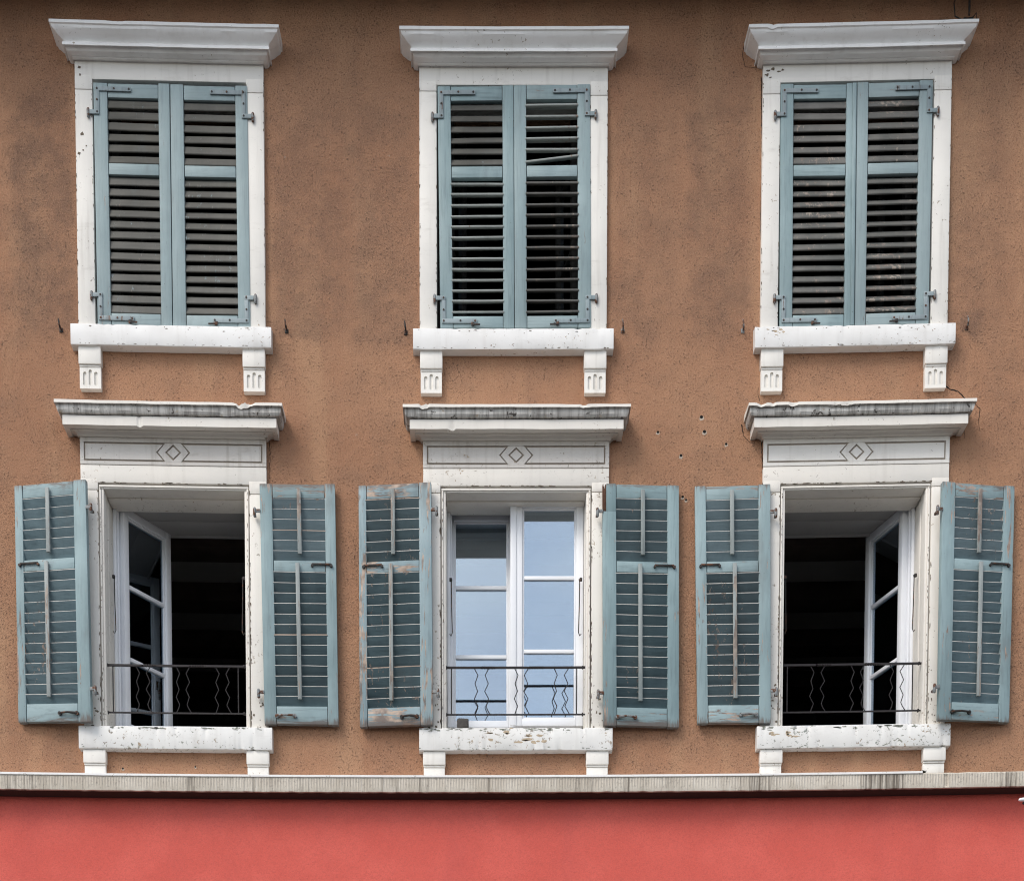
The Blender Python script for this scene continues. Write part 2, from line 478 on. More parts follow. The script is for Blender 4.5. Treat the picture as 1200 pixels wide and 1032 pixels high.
# upper wall: grid of rectangles with the six openings left out
bm = bmesh.new()
zb = ZLED_B + .05
xs = sorted([XL, XR] + [c + s * HOLE for c in UPC for s in (-1, 1)])
def wall_band(bm, za, zt, holes):
    xs = [XL] + sorted([c + s * HOLE for c in holes for s in (-1, 1)]) + [XR] if holes else [XL, XR]
    for i in range(0, len(xs) - 1, 2 if holes else 1):
        n = max(1, int((xs[i + 1] - xs[i]) / .35)); m = max(1, int((zt - za) / .35))
        v = [[bm.verts.new((xs[i] + (xs[i + 1] - xs[i]) * a / n, 0, za + (zt - za) * b / m)) for b in range(m + 1)] for a in range(n + 1)]
        for a in range(n):
            for b in range(m): bm.faces.new((v[a][b], v[a + 1][b], v[a + 1][b + 1], v[a][b + 1]))
wall_band(bm, zb, lh0, [])
wall_band(bm, lh0, lh1, LOC)
wall_band(bm, lh1, uh0, [])
wall_band(bm, uh0, uh1, UPC)
wall_band(bm, uh1, ZEAVE + .1, [])
for holes, za, zt in ((LOC, lh0, lh1), (UPC, uh0, uh1)):
    for c in holes:
        q = [(c - HOLE, za), (c + HOLE, za), (c + HOLE, zt), (c - HOLE, zt)]
        for i in range(4):
            a, b = q[i], q[(i + 1) % 4]
            bm.faces.new([bm.verts.new(p) for p in ((a[0], 0, a[1]), (b[0], 0, b[1]), (b[0], .40, b[1]), (a[0], .40, a[1]))])
# side walls, back
for x in (XL, XR):
    bm.faces.new([bm.verts.new(p) for p in ((x, 0, zb), (x, 9, zb), (x, 9, ZEAVE + .1), (x, 0, ZEAVE + .1))])
bm.faces.new([bm.verts.new(p) for p in ((XL, 9, 0), (XR, 9, 0), (XR, 9, ZEAVE + .1), (XL, 9, ZEAVE + .1))])
finish('wall', bm, STUCCO, bld, warp=False)

bm = bmesh.new()
n = 30
vv = [[bm.verts.new((XL + (XR - XL) * a / n, .012, z)) for z in (Z0, (zb + Z0) / 2, zb + .01)] for a in range(n + 1)]
for a in range(n):
    for b in range(2): bm.faces.new((vv[a][b], vv[a + 1][b], vv[a + 1][b + 1], vv[a][b + 1]))
for x in (XL, XR):
    bm.faces.new([bm.verts.new(p) for p in ((x, .012, 0), (x, 9, 0), (x, 9, zb), (x, .012, zb))])
tag(finish('ground_floor_wall', bm, RED, bld, warp=False), 'red rendered wall of the ground floor under the stone ledge')

# combed ledge
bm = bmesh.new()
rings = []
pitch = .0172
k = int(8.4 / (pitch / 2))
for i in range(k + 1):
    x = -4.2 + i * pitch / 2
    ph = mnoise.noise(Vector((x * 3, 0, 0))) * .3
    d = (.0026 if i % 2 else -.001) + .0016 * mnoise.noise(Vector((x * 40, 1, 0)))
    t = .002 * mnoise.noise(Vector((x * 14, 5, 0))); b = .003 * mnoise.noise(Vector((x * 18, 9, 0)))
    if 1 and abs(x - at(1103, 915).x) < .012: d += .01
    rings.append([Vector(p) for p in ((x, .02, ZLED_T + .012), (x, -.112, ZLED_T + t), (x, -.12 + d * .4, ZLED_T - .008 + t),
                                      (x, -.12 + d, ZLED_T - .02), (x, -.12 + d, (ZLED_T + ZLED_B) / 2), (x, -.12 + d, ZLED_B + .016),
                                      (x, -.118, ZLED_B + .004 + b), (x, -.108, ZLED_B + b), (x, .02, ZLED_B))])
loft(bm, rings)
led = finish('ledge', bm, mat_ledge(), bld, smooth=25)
led.data.materials.append(mat_simple('shade darkened ledge underside', (.05, .03, .026), .9))  # the shade below the ledge is put into this underside colour
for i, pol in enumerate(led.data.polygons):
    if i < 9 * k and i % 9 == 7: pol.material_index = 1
bm = bmesh.new()
xa, xb = -4.2, at(1081, 905, -.12).x
n = 60
rings = []
for i in range(n + 1):
    x = xa + (xb - xa) * i / n
    j = .0012 * mnoise.noise(Vector((x * 5, 2, 2)))
    zt = ZLED_T + .010 + j
    rings.append([Vector((x, .015, zt + .012)), Vector((x, -.120, zt)), Vector((x, -.126, zt - .003)), Vector((x, -.126, zt - .014)), Vector((x, -.122, zt - .0165)), Vector((x, .015, zt - .0165))])
loft(bm, rings)
finish('ledge_trim', bm, TRIM, bld)

# eave above the frame
bm = bmesh.new()
OV = .52
nb = 9
for i in range(nb):
    y1 = 0 - i * OV / nb; y0 = y1 - OV / nb + .006
    box(bm, XL - .2, XR + .2, y0, y1, ZEAVE, ZEAVE + .03, .003)
box(bm, XL - .2, XR + .2, -OV - .03, -OV, ZEAVE - .05, ZEAVE + .17)
box(bm, XL - .2, XR + .2, -OV, 0, ZEAVE + .034, ZEAVE + .1)
tag(finish('eave', bm, SOFFIT, bld, warp=False))
bm = bmesh.new()
rp = [(-OV - .08, ZEAVE + .16), (-OV - .08, ZEAVE + .22), (4.5, ZEAVE + 3.6), (10, ZEAVE + .22), (10, ZEAVE + .12)]
loft(bm, [[Vector((x, y, z)) for y, z in rp] for x in (XL - .25, XR + .25)])
finish('roof', bm, ROOF, bld, warp=False)

# ------------------------------------------------------------------ windows (parts of the building, with sub-parts)
UF = -.03       # face of the stone surrounds

def flute_bracket(bm, x0, x1, z0, z1, zmid, fluted):
    box(bm, x0, x1, -.050, .01, zmid, z1, .004)
    box(bm, x0 + .004, x1 - .004, -.040, .01, zmid - .012, zmid - .002, .002)
    w = (x1 - x0)
    if not fluted:
        box(bm, x0 + .004, x1 - .004, -.034, .01, z0, zmid - .013, .004)
        return
    a, b = x0 + .004, x1 - .004
    box(bm, a, b, -.026, .01, z0, zmid - .013, .004)                 # bed of the flutes
    # front plate with three round-ended flutes cut out, made of columns between the flutes
    fw = w * .15
    cs = [x0 + w * t for t in (.25, .5, .75)]
    hs = [.80, .90, .80]
    zt = zmid - .0135
    lo = z0 + (zt - z0) * .20
    yf, yb = -.036, -.0255
    edges = [a]
    for c in cs: edges += [c - fw / 2, c + fw / 2]
    edges.append(b)
    for i in range(0, 8, 2): prism(bm, [(edges[i], z0 + .002), (edges[i + 1], z0 + .002), (edges[i + 1], zt), (edges[i], zt)], yf, yb)
    for c, h in zip(cs, hs):
        prism(bm, [(c - fw / 2, z0 + .002), (c + fw / 2, z0 + .002), (c + fw / 2, lo), (c, lo - fw * .3), (c - fw / 2, lo)], yf, yb)
        top = z0 + (zt - z0) * h
        arc = [(c + fw / 2 * math.cos(t), top - fw / 2 + fw / 2 * math.sin(t)) for t in [math.pi * (1 - q / 8) for q in range(9)]]
        prism(bm, [(c + fw / 2, zt), (c - fw / 2, zt)] + arc, yf, yb)

def casement(name, parent, O, U, V, w, h, bars, mat=PVC, fr=.046, dep=.05, handle=None, npar=True):
    """O lower hinge corner, U along the width, V up, T towards the street; local metres"""
    T = U.cross(V).normalized()
    if T.y > 0: T = -T
    xf = lambda c: O + U * c.x + V * c.z + T * c.y
    bm = bmesh.new()
    for a in ((0, fr, 0, h), (w - fr, w, 0, h)): box(bm, a[0], a[1], 0, dep, a[2], a[3], .004, xf)
    for a in ((fr, w - fr, 0, fr), (fr, w - fr, h - fr, h)): box(bm, a[0], a[1], 0, dep - .001, a[2], a[3], .003, xf)
    # glazing bead step
    b = .012
    for a in ((fr, fr + b, fr, h - fr), (w - fr - b, w - fr, fr, h - fr)): box(bm, a[0], a[1], .008, dep - .014, a[2], a[3], .003, xf)
    for a in ((fr + b, w - fr - b, fr, fr + b), (fr + b, w - fr - b, h - fr - b, h - fr)): box(bm, a[0], a[1], .008, dep - .015, a[2], a[3], .003, xf)
    for z in bars: box(bm, fr + b, w - fr - b, .010, dep - .012, z - .012, z + .012, .004, xf)
    c = finish(name, bm, mat, parent, warp=False)
    zs = [fr + b] + [v for z in bars for v in (z - .012, z + .012)] + [h - fr - b]
    for i in range(0, len(zs), 2):
        bm = bmesh.new()
        box(bm, fr + b, w - fr - b, dep * .42, dep * .42 + .004, zs[i], zs[i + 1], 0, xf)
        finish('pane', bm, GLASS, c, warp=False)
    if handle:
        bm = bmesh.new()
        hx = w - fr * .5
        box(bm, hx - .012, hx + .012, -.008, 0, h * .45, h * .45 + .06, .003, xf)
        box(bm, hx - .008, hx + .008, -.045, -.008, h * .45 + .022, h * .45 + .038, .003, xf)
        box(bm, hx - .009, hx + .009, -.05, -.035, h * .45 - .08, h * .45 + .04, .004, xf)
        finish('handle', bm, STEEL, c, warp=False)
    return c

def room(name, c, z0, z1, y0, depth, half, mat=DARKROOM):
    bm = bmesh.new()
    a = [(c - half, z0), (c + half, z0), (c + half, z1), (c - half, z1)]
    f = [bm.verts.new((x, y0, z)) for x, z in a]; b = [bm.verts.new((x, y0 + depth, z)) for x, z in a]
    bm.faces.new(b)
    for i in range(4): bm.faces.new((f[i], f[(i + 1) % 4], b[(i + 1) % 4], b[i]))
    # front wall of the room around the window niche
    n = [(c - HOLE, max(z0, z0)), (c + HOLE, z0), (c + HOLE, z1), (c - HOLE, z1)]
    for x0, x1 in ((c - half, c - HOLE), (c + HOLE, c + half)):
        bm.faces.new([bm.verts.new(p) for p in ((x0, y0, z0), (x1, y0, z0), (x1, y0, z1), (x0, y0, z1))])
    return bm

# ---- upper windows
UCH = [[(at(330 + d, 26, -.18).x, (1, 2), .03, .003) for d in (-200, -190)], [], [(at(905, 25, -.18).x, (1, 2), .03, .006)]]
for w, c in enumerate(UPC):
    bm = bmesh.new()
    ho = W(109.8, 230); hi = W(89.8, 240, UF)
    zt, zl, zs = Z(76, UF), Z(100, UF), Z(386, UF)
    # jambs and lintel as separate stones with a thin joint
    zj = zl - .012 * (w - 1)
    j = .0025
    q = random.Random(w)
    for s in (-1, 1):
        x0, x1 = sorted((c + s * hi, c + s * ho))
        zc = Z(110 + q.uniform(-4, 3), UF)
        edge = []
        vs = box(bm, x0, x1, UF, .25, zs - .02, zc - j, .004)
        vs += box(bm, x0, x1, UF - .001, .25, zc, zl + .02, .003)
    vs = box(bm, c - ho, c + ho, UF + .0005, .25, zl, zt + .03, .004)
    sp = []
    if w == 2: sp = [(at(px, py, UF).x, UF, at(px, py, UF).z - sag(at(px, py, UF).x, at(px, py, UF).z), a / 190, b / 190) for px, py, a, b in ((900, 83, 4, 1.2), (906, 81, 2.5, 2), (899, 88, 3, 2), (913, 84, 3, 1.3), (917, 82, 2, 1.5), (903, 91, 2, 1))]
    if w == 0: sp = [(at(px, py, UF).x, UF - .001, at(px, py, UF).z - sag(at(px, py, UF).x, at(px, py, UF).z), a / 190, b / 190) for px, py, a, b in ((96.5, 157, 2.6, 2.6), (93, 180, 2, 2), (101, 171, 1, 1), (97.5, 176, 1.2, 1), (93, 79, 2, 2), (94, 88, 1.4, 2.4))]
    for s in (-1, 1):
        for _ in range(20): sp.append((c + s * (ho - q.uniform(0, .004)), UF - .0005, q.uniform(zs, zl), q.uniform(.001, .003), q.uniform(.004, .014)))
        for _ in range(14): sp.append((c + s * (hi + q.uniform(.001, .005)), UF - .0005, q.uniform(zs, zl), q.uniform(.001, .003), q.uniform(.004, .016)))
    flakes(bm, sp, q)
    o = finish('window', bm, WHITE, bld)
    o.data.materials.append(FLAKE)
    win = o
    # cornice
    p = [(.0, 134.7, 27, -.18), (.18, 134.7, 31, -.18), (.18, 134.7, 34.6, -.18), (.172, 133.2, 35.2, -.18), (.166, 132, 38, -.18), (.155, 129, 43, -.16), (.14, 125.5, 49, -.14), (.122, 121.5, 54, -.12), (.113, 120, 56.8, -.113),
         (.129, 121.3, 57.2, -.129), (.130, 121.3, 60.2, -.13), (.112, 119, 60.6, -.115), (.110, 118.6, 63, -.11), (.098, 117, 67, -.10), (.078, 114.6, 71, -.08), (.064, 112.5, 74.0, -.06), (.060, 112, 76.5, -.05), (.0, 111.5, 77.5, -.03)]
    hp = [(a, W(b, y, Y), Z(y, Y)) for a, b, y, Y in p]
    hp[0] = (0, hp[1][1], hp[1][2] + .03)
    bm = bmesh.new()
    moulding(bm, c, hp, 160, .0014, w + 3, UCH[w])
    finish('cornice', bm, WHITE_BRIGHT, win, smooth=28)
    # sill
    bm = bmesh.new()
    hs = W(117.5, 397, -.065)
    edge_slab(bm, c - hs, c + hs, -.067, .03, Z(409.3, -.067), Z(384.7, -.067), .0012, .004, w + 20, .005, 90, .02)
    box(bm, c - hi, c + hi, .03, .19, Z(400, 0), Z(384.7, -.067) + .018)
    zt_s, zb_s = Z(384.7, -.067), Z(409.3, -.067)
    q = random.Random(w + 190); sp = []
    for _ in range(26): sp.append((c + q.uniform(-hs, hs), -.0665, zb_s + .007 + abs(q.gauss(0, .003)), q.uniform(.003, .012), q.uniform(.001, .003)))
    for _ in range(10): sp.append((c + q.uniform(-hs, hs), -.0665, zt_s - .008 - abs(q.gauss(0, .01)), q.uniform(.003, .012), q.uniform(.001, .004)))
    flakes(bm, sp, q, 1)
    if w == 2: flakes(bm, [(c - hs + .09 + q.gauss(.03, .03), -.0665, zt_s - .03 + q.gauss(0, .012), q.uniform(.005, .022), q.uniform(.002, .007)) for _ in range(9)], q, 2)
    sl_ = finish('sill', bm, SILL_MAT[0], win)
    sl_.data.materials.append(FLAKE); sl_.data.materials.append(FLAKE_BEIGE)
    # brackets
    for s in (-1, 1):
        bm = bmesh.new()
        x0, x1 = sorted((c + s * W(109.3, 430, -.05), c + s * W(83.0, 430, -.05)))
        flute_bracket(bm, x0, x1, Z(461, -.036), Z(409.8, -.055), Z(431, -.055), True)
        finish('bracket', bm, WHITE, win)
    # glazing behind the shutters
    Yg = .20
    wz0, wz1 = Z(386, Yg), Z(92, Yg)
    bm = bmesh.new()
    for s in (-1, 1):
        x0, x1 = sorted((c + s * hi, c + s * (hi - .045))); box(bm, x0, x1, Yg, Yg + .06, wz0, wz1, .004)
    box(bm, c - hi + .045, c + hi - .045, Yg, Yg + .06, wz1 - .045, wz1, .004)
    box(bm, c - hi + .045, c + hi - .045, Yg, Yg + .06, wz0, wz0 + .045, .004)
    finish('window_frame', bm, mat_simple('shade darkened casement paint', (.055, .053, .05), .6) if w == 0 else bpy.data.materials['shade darkened casement paint'], win)  # near-black: dimness behind the shutters is put into the casement colour
    for s in (-1, 1):
        O = Vector((c + s * (hi - .046), Yg + .055, wz0 + .05 + sag(c, wz0)))
        casement('casement', win, O, Vector((-s * math.cos(R(78)), math.sin(R(78)), 0)), Vector((0, 0, 1)), hi - .05, wz1 - wz0 - .1, [.5, 1.0], bpy.data.materials['shade darkened casement paint'])
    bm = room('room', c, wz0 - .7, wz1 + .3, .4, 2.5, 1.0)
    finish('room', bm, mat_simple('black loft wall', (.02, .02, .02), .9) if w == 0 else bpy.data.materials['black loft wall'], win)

# ---- lower windows
LF = -.03
NICHE_Y = .20
lower_win = []
for w, c in enumerate(LOC):
    ho = W(109, 560, LF); hb = W(88.4, 600, LF); hi = W(82.4, 600, -.02)
    zt, zl = Z(549, LF), Z(569.5, LF)
    zin = Z(576.5, -.02)
    zs = Z(853, LF)
    bm = bmesh.new()
    q = random.Random(w + 40)
    for s in (-1, 1):
        x0, x1 = sorted((c + s * (hb + .001), c + s * ho))
        zc = Z(578 + q.uniform(-3, 3), LF)
        box(bm, x0, x1, LF, .24, zs - .02, zc - .0025, .004)
        box(bm, x0, x1, LF - .001, .24, zc, zl + .02, .003)
        # bead round the opening, two steps
        x0, x1 = sorted((c + s * (hi + .014), c + s * (hb - .005)))
        n_ = 50; rr = []
        box(bm, x0, x1, LF + .004, .24, zs - .02, zl - .022, .005)
        x0, x1 = sorted((c + s * hi, c + s * (hi + .0145)))
        box(bm, x0, x1, LF + .014, .239, zs - .02, zl - .03, .004)
        x0, x1 = sorted((c + s * (hi - .004), c + s * (hi + .003)))
        box(bm, x0, x1, .085, .238, zs - .02, zl - .06, .004)
    box(bm, c - ho, c + ho, LF + .0005, .24, zl, zt, .004)
    box(bm, c - hb + .004, c + hb - .004, LF + .004, .24, zin + .007, zl - .010, .004)
    box(bm, c - hb + .016, c + hb - .016, LF + .012, .239, zin, zin + .0075, .003)
    box(bm, c - hi + .003, c + hi - .003, .085, .238, zin - .010, zin + .001, .003)
    sp = []
    for _ in range(34):     # along the lower arris of the lintel
        x = c + q.uniform(-hb, hb); 
        if mnoise.noise(Vector((x * 4, w, 0))) > -.1: sp.append((x, LF, zl + q.uniform(.0, .004), q.uniform(.004, .02), q.uniform(.0015, .004)))
    for s in (-1, 1):
        for _ in range(46):
            z = q.uniform(zs, zl - .03)
            if mnoise.noise(Vector((s * 3 + w * 5, z * 3, 1))) > -.05: sp.append((c + s * (hb + .002 + q.uniform(-.001, .003)), LF - .0005, z, q.uniform(.0015, .004), q.uniform(.004, .018)))
        for _ in range(26):
            z = q.uniform(zs, zl - .03)
            sp.append((c + s * (hi + .018 + q.uniform(-.002, .004)), LF + .004, z, q.uniform(.001, .003), q.uniform(.004, .014)))
        for _ in range(8):
            sp.append((c + s * q.uniform(hb + .01, ho - .03), LF - .0005, zs + abs(q.gauss(0, .12)) , q.uniform(.003, .010), q.uniform(.003, .012)))
    flakes(bm, sp, q)
    win = finish('window', bm, WHITE_OLD, bld)
    win.data.materials.append(FLAKE)
    lower_win.append(win)
    # frieze with incised panel and lozenge
    bm = bmesh.new()
    f0, f1 = Z(548.4, LF), Z(515.5, LF)
    box(bm, c - ho + .003, c + ho - .003, LF + .010, .02, f0, f1)
    fr_bed = finish('frieze', bm, GROOVE, win)
    bm = bmesh.new()
    yt, yb = Z(522.5, LF), Z(544.0, LF)
    xl = W(104.5, 533, LF); cw = W(9.2, 533, LF); tip = W(18, 533, LF); yc = (yt + yb) / 2
    g = .0085
    yf, ybk = LF, LF + .0105
    P = lambda pts: prism(bm, [(c + x, z) for x, z in pts], yf, ybk, .0012)
    P([(-ho, f0), (ho, f0), (ho, yb - g), (-ho, yb - g)]) if 0 else None
    # border strips
    P([(-ho, f0), (ho, f0), (ho, yb - .001), (cw - g * .2, yb - .001), (-cw + g * .2, yb - .001), (-ho, yb - .001)])
    P([(-ho, yt + .001), (ho, yt + .001), (ho, f1), (-ho, f1)])
    P([(-ho, yb - .001), (-xl, yb - .001), (-xl, yt + .001), (-ho, yt + .001)])
    P([(xl, yb - .001), (ho, yb - .001), (ho, yt + .001), (xl, yt + .001)])
    # panels with a notched end
    for s in (-1, 1):
        pts = [(s * (xl - g), yb + g), (s * (xl - g), yt - g), (s * (cw + g * 1.5), yt - g), (s * (tip + g * 1.5), yc), (s * (cw + g * 1.5), yb + g)]
        P(pts if s > 0 else list(reversed(pts)))
    dw, dh = W(9.8, 533, LF), (yt - yb) * .43
    for s in (-1, 1):
        pts = [(0, yb - .001), (s * (cw - .001), yb - .001), (s * tip, yc), (s * (cw - .001), yt + .001), (0, yt + .001), (0, yc + dh), (s * dw, yc), (0, yc - dh)]
        P(pts)
    k_ = (dw - g * 1.6) / dw
    P([(0, yc - dh * k_), (dw * k_, yc), (0, yc + dh * k_), (-dw * k_, yc)])
    finish('frieze_panel', bm, FRIEZE_OLD if w != 2 else WHITE, win)
    # cornice
    p = [(.0, 133.7, 470, -.18), (.18, 133.7, 473.5, -.18), (.181, 133.7, 477.0, -.18), (.164, 131.6, 477.4, -.18), (.165, 131.6, 481, -.165), (.163, 131.0, 485, -.163), (.154, 129.2, 488.5, -.155), (.142, 126.6, 490, -.145), (.128, 125, 491.2, -.13),
         (.14, 125.3, 491.6, -.14), (.14, 125.3, 502.6, -.14), (.128, 123.6, 503.2, -.135), (.092, 119.4, 502.2, -.14), (.092, 119.4, 505.5, -.12), (.086, 118.2, 507.0, -.085), (.066, 114.6, 509.5, -.066), (.05, 111.8, 513, -.05), (.043, 110.5, 515.5, -.045), (.0, 110, 516.5, -.03)]
    hp = [(a, W(b, y, Y), Z(y, Y)) for a, b, y, Y in p]
    hp[0] = (0, hp[1][1], hp[1][2] + .02)
    ch = [[(at(286, 473, -.18).x, (1, 2, 3), .07, .014), (at(265, 485, -.17).x, (4, 5, 6), .05, .012), (at(164, 497, -.14).x, (9, 10), .018, .010)],
          [(at(528, 500, -.14).x, (10, 11), .03, .007), (at(497, 474, -.18).x, (1, 2), .03, .008), (at(686, 474, -.18).x, (1, 2), .03, .008)],
          [(at(898, 474, -.18).x, (1, 2, 3), .06, .008), (at(985, 478, -.18).x, (2, 3, 4), .08, .008), (at(930, 474, -.18).x, (1, 2), .03, .006)]][w]
    bm = bmesh.new()
    moulding(bm, c, hp, 260, .0022, w + 9, ch)
    cor = finish('cornice', bm, CYMA, win, smooth=28)
    if w == 0: cor['label'] = 'soot streaked cornice with its top edge broken away'
    cor.data.materials.append(WHITE_OLD)
    m_ = len(hp)
    for i, pol in enumerate(cor.data.polygons):
        col_ = i % (m_ - 1)
        if col_ in (0, 1) or col_ >= 9: pol.material_index = 1
    # sill
    bm = bmesh.new()
    hs = W(113.3, 865, -.062)
    edge_slab(bm, c - hs, c + hs, -.064, .04, Z(878.7, -.064), Z(852.3, -.064), .002, .009, w + 60, .006, 130, .012)
    box(bm, c - hi, c + hi, .04, .205, Z(865, 0), Z(852.3, -.064) + .010)
    sp = []
    q = random.Random(w + 90)
    zt_s, zb_s = Z(852.3, -.064), Z(878.7, -.064)
    for _ in range(60):
        x = c + q.uniform(-hs, hs)
        if mnoise.noise(Vector((x * 3.2, w * 3, 4))) > -.1: sp.append((x, -.0635, zt_s - abs(q.gauss(0, .007)) - .005, q.uniform(.004, .026), q.uniform(.002, .006)))
    for _ in range(30):
        x = c + q.uniform(-hs, hs); sp.append((x, -.0635, zb_s + .008 + abs(q.gauss(0, .006)), q.uniform(.003, .014), q.uniform(.0015, .004)))
    flakes(bm, sp, q, 1)
    if w == 1: flakes(bm, [(c + q.uniform(-.22, .18), -.0635, (zt_s + zb_s) / 2 + q.gauss(.008, .02), q.uniform(.008, .045), q.uniform(.004, .014)) for _ in range(22)], q, 2)
    else: flakes(bm, [(c + q.uniform(-hs, -hs * .5), -.0635, (zt_s + zb_s) / 2 + q.gauss(.02, .012), q.uniform(.006, .03), q.uniform(.003, .008)) for _ in range(7 * w)], q, 2)
    sl_ = finish('sill', bm, [SILL_MAT[1], SILL_MAT[1], SILL_MAT[1]][w], win)
    sl_.data.materials.append(FLAKE_GREEN); sl_.data.materials.append(FLAKE_BEIGE)
    for s in (-1, 1):
        bm = bmesh.new()
        cc = [209.9, 606.4, 996.3][w] ; 
        x0, x1 = sorted((c + s * W(108.8, 890, -.05), c + s * W(82.5, 890, -.05)))
        flute_bracket(bm, x0, x1, Z(910, -.036), Z(879.5, -.055), Z(895, -.055), False)
        finish('bracket', bm, WHITE, win)
    # casement frame
    Yg = NICHE_Y
    wz0, wz1 = Z(856, Yg), Z(590, Yg)
    so = sag(c, (wz0 + wz1) / 2)
    bm = bmesh.new()
    fw = .020
    gap = hi - .004
    for s in (-1, 1):
        x0, x1 = sorted((c + s * gap, c + s * (gap - fw))); box(bm, x0, x1, Yg, Yg + .07, wz0, wz1, .004)
        x0, x1 = sorted((c + s * (gap - fw), c + s * (gap - fw - .010))); box(bm, x0, x1, Yg + .03, Yg + .07, wz0 + fw, wz1 - fw, .002)
    box(bm, c - gap + fw, c + gap - fw, Yg, Yg + .069, wz1 - fw, wz1, .004)
    box(bm, c - gap + fw, c + gap - fw, Yg, Yg + .069, wz0, wz0 + fw, .004)
    finish('window_frame', bm, PVC, win)
    # boarded lintel of the niche behind the frame
    bm = bmesh.new()
    zb_ = wz1 - fw + .004
    for y0, y1 in ((.275, .42), (.426, .60)): box(bm, c - HOLE, c + HOLE, y0, y1, zb_, zb_ + .08, .003)
    box(bm, c - HOLE, c + HOLE, .60, .615, zb_ - .012, zb_ + .09, .003)
    box(bm, c - HOLE, c + HOLE, .41, .43, zb_ + .004, zb_ + .08)
    finish('niche_soffit', bm, BOARD, win)
    # room behind
    bm = bmesh.new()
    zc_ = wz1 + .30
    box(bm, c - 1.05, c + 1.05, .64, 3.9, zc_, zc_ + .05)
    finish('ceiling', bm, CEIL, win)
    for yb0 in (1.15, 1.95, 2.75, 3.55):
        bm = bmesh.new()
        box(bm, c - 1.05, c + 1.05, yb0, yb0 + .22, zc_ - .13, zc_ + .001, .006)
        finish('beam', bm, SOFFIT, win)
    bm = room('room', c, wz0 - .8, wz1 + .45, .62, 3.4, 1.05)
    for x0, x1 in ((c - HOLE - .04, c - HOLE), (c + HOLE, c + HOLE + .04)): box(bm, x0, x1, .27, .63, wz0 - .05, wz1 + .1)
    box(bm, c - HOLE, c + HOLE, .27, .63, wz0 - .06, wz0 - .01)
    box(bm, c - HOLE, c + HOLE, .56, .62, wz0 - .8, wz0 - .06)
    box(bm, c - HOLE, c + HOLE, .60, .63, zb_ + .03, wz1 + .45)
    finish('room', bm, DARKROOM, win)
    bm = bmesh.new()
    # pleated dark curtain on the back wall
    rr = []
    for i in range(41):
        x = c - .85 + 1.7 * i / 40; d = .03 * math.sin(i * 1.3) + 3.7
        rr.append([Vector((x, d, wz0 - .2)), Vector((x, d, wz1 + .02)), Vector((x, d + .01, wz1 + .02)), Vector((x, d + .01, wz0 - .2))])
    loft(bm, rr)
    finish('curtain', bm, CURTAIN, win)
    # sashes
    sw = gap - fw + .016
    Vz = Vector((0, 0, 1))
    sz0, sz1 = wz0 + fw - .012 + so, wz1 - fw + .012 + so
    hh = sz1 - sz0
    ys = Yg + .045
    bars = [hh * .335, hh * .66]
    if w == 1:
        # left: tipped inwards, right: shut
        a = R(5.6)
        O = Vector((c - gap + fw - .018, ys - .02, sz0))
        cz = casement('casement', win, O, Vector((1, 0, 0)), Vector((0, math.sin(a), math.cos(a))), sw, hh, bars, fr=.040)
        cz['label'] = 'white casement tipped inwards at the top'
        O = Vector((c + gap - fw + .018, ys - .06, sz0))
        cz = casement('casement', win, O, Vector((-1, 0, 0)), Vz, sw + .004, hh, bars, fr=.046)
        cz['label'] = 'white casement standing shut'
        bm = bmesh.new()
        xm = c - .006
        box(bm, xm - .026, xm + .012, ys - .118, ys - .111, sz0, sz1 - .004, .003)
        finish('cover_strip', bm, PVC, win, warp=False)
    else:
        for s, ang in ((-1, (57, None)[w // 2]), (1, (None, 71)[w // 2])):
            if ang is None: ang = 96
            O = Vector((c + s * (gap - fw + .002), ys + .02, sz0))
            U = Vector((-s * math.cos(R(ang)), math.sin(R(ang)), 0))
            cz = casement('casement', win, O, U, Vz, sw, hh, bars, handle=True)
            cz['label'] = 'white casement swung open into the dark room'
    # railing
    Yr = .02
    bm = bmesh.new()
    zt_, zb2 = Z(782, Yr), Z(837, Yr)
    xl, xr = c - hi - .004, c + hi + .004
    def bar(z, r):
        pts = []; n_ = 160
        for i in range(n_ + 1): pts.append(Vector((xl + (xr - xl) * i / n_, Yr, z)))
        rings = []
        for i, p in enumerate(pts):
            f = i / n_
            tw = any(abs(f - t) < .055 for t in (.30, .645)) if r > .006 else False
            ang = (i * .55 if tw else 0) + math.pi / 4
            rr2 = r * (1.12 if tw else 1.0)
            rings.append([p + Vector((0, math.cos(ang + k * math.pi / 2), math.sin(ang + k * math.pi / 2))) * rr2 * 1.25 for k in range(4)])
        loft(bm, rings)
    bar(zt_, .0066); bar(zb2, .0045)
    for x in (xl + .012, xr - .012):
        for z in (zt_, zb2): box(bm, x - .013, x - .003, Yr - .010, Yr + .010, z - .009, z + .009, .003)
    rail = finish('railing', bm, RAIL, bld)
    for x in (c - W(79, 810, Yr) + .02, c + W(79, 810, Yr) - .04):
        bm = bmesh.new()
        tube(bm, [(x, Yr, zt_), (x, Yr, zb2)], .0038, 6)
        finish('bar', bm, RAIL, rail)
    for t in (.205, .295, .49, .575, .77, .86):
        x0 = xl + (xr - xl) * t
        s = 1 if t in (.205, .49, .77) else -1
        q = random.Random(int(t * 1000) + w)
        offs = [0, .012, .030, .012, .030, .010, .026, .002] if s > 0 else [.016, 0, -.014, .004, -.014, .006, -.012, .018]
        if s > 0: offs = [0, .024, .004, .020, 0, .022, .014, .002]
        else: offs = [.016, -.012, .010, -.014, .010, -.006, .004, .022]
        pts = []
        for i, f in enumerate((0, .16, .34, .5, .66, .82, .9, 1.0)):
            pts.append((x0 + offs[i] * 1.0 + q.uniform(-.002, .002), Yr, zt_ + (zb2 - zt_) * f))
        bm = bmesh.new()
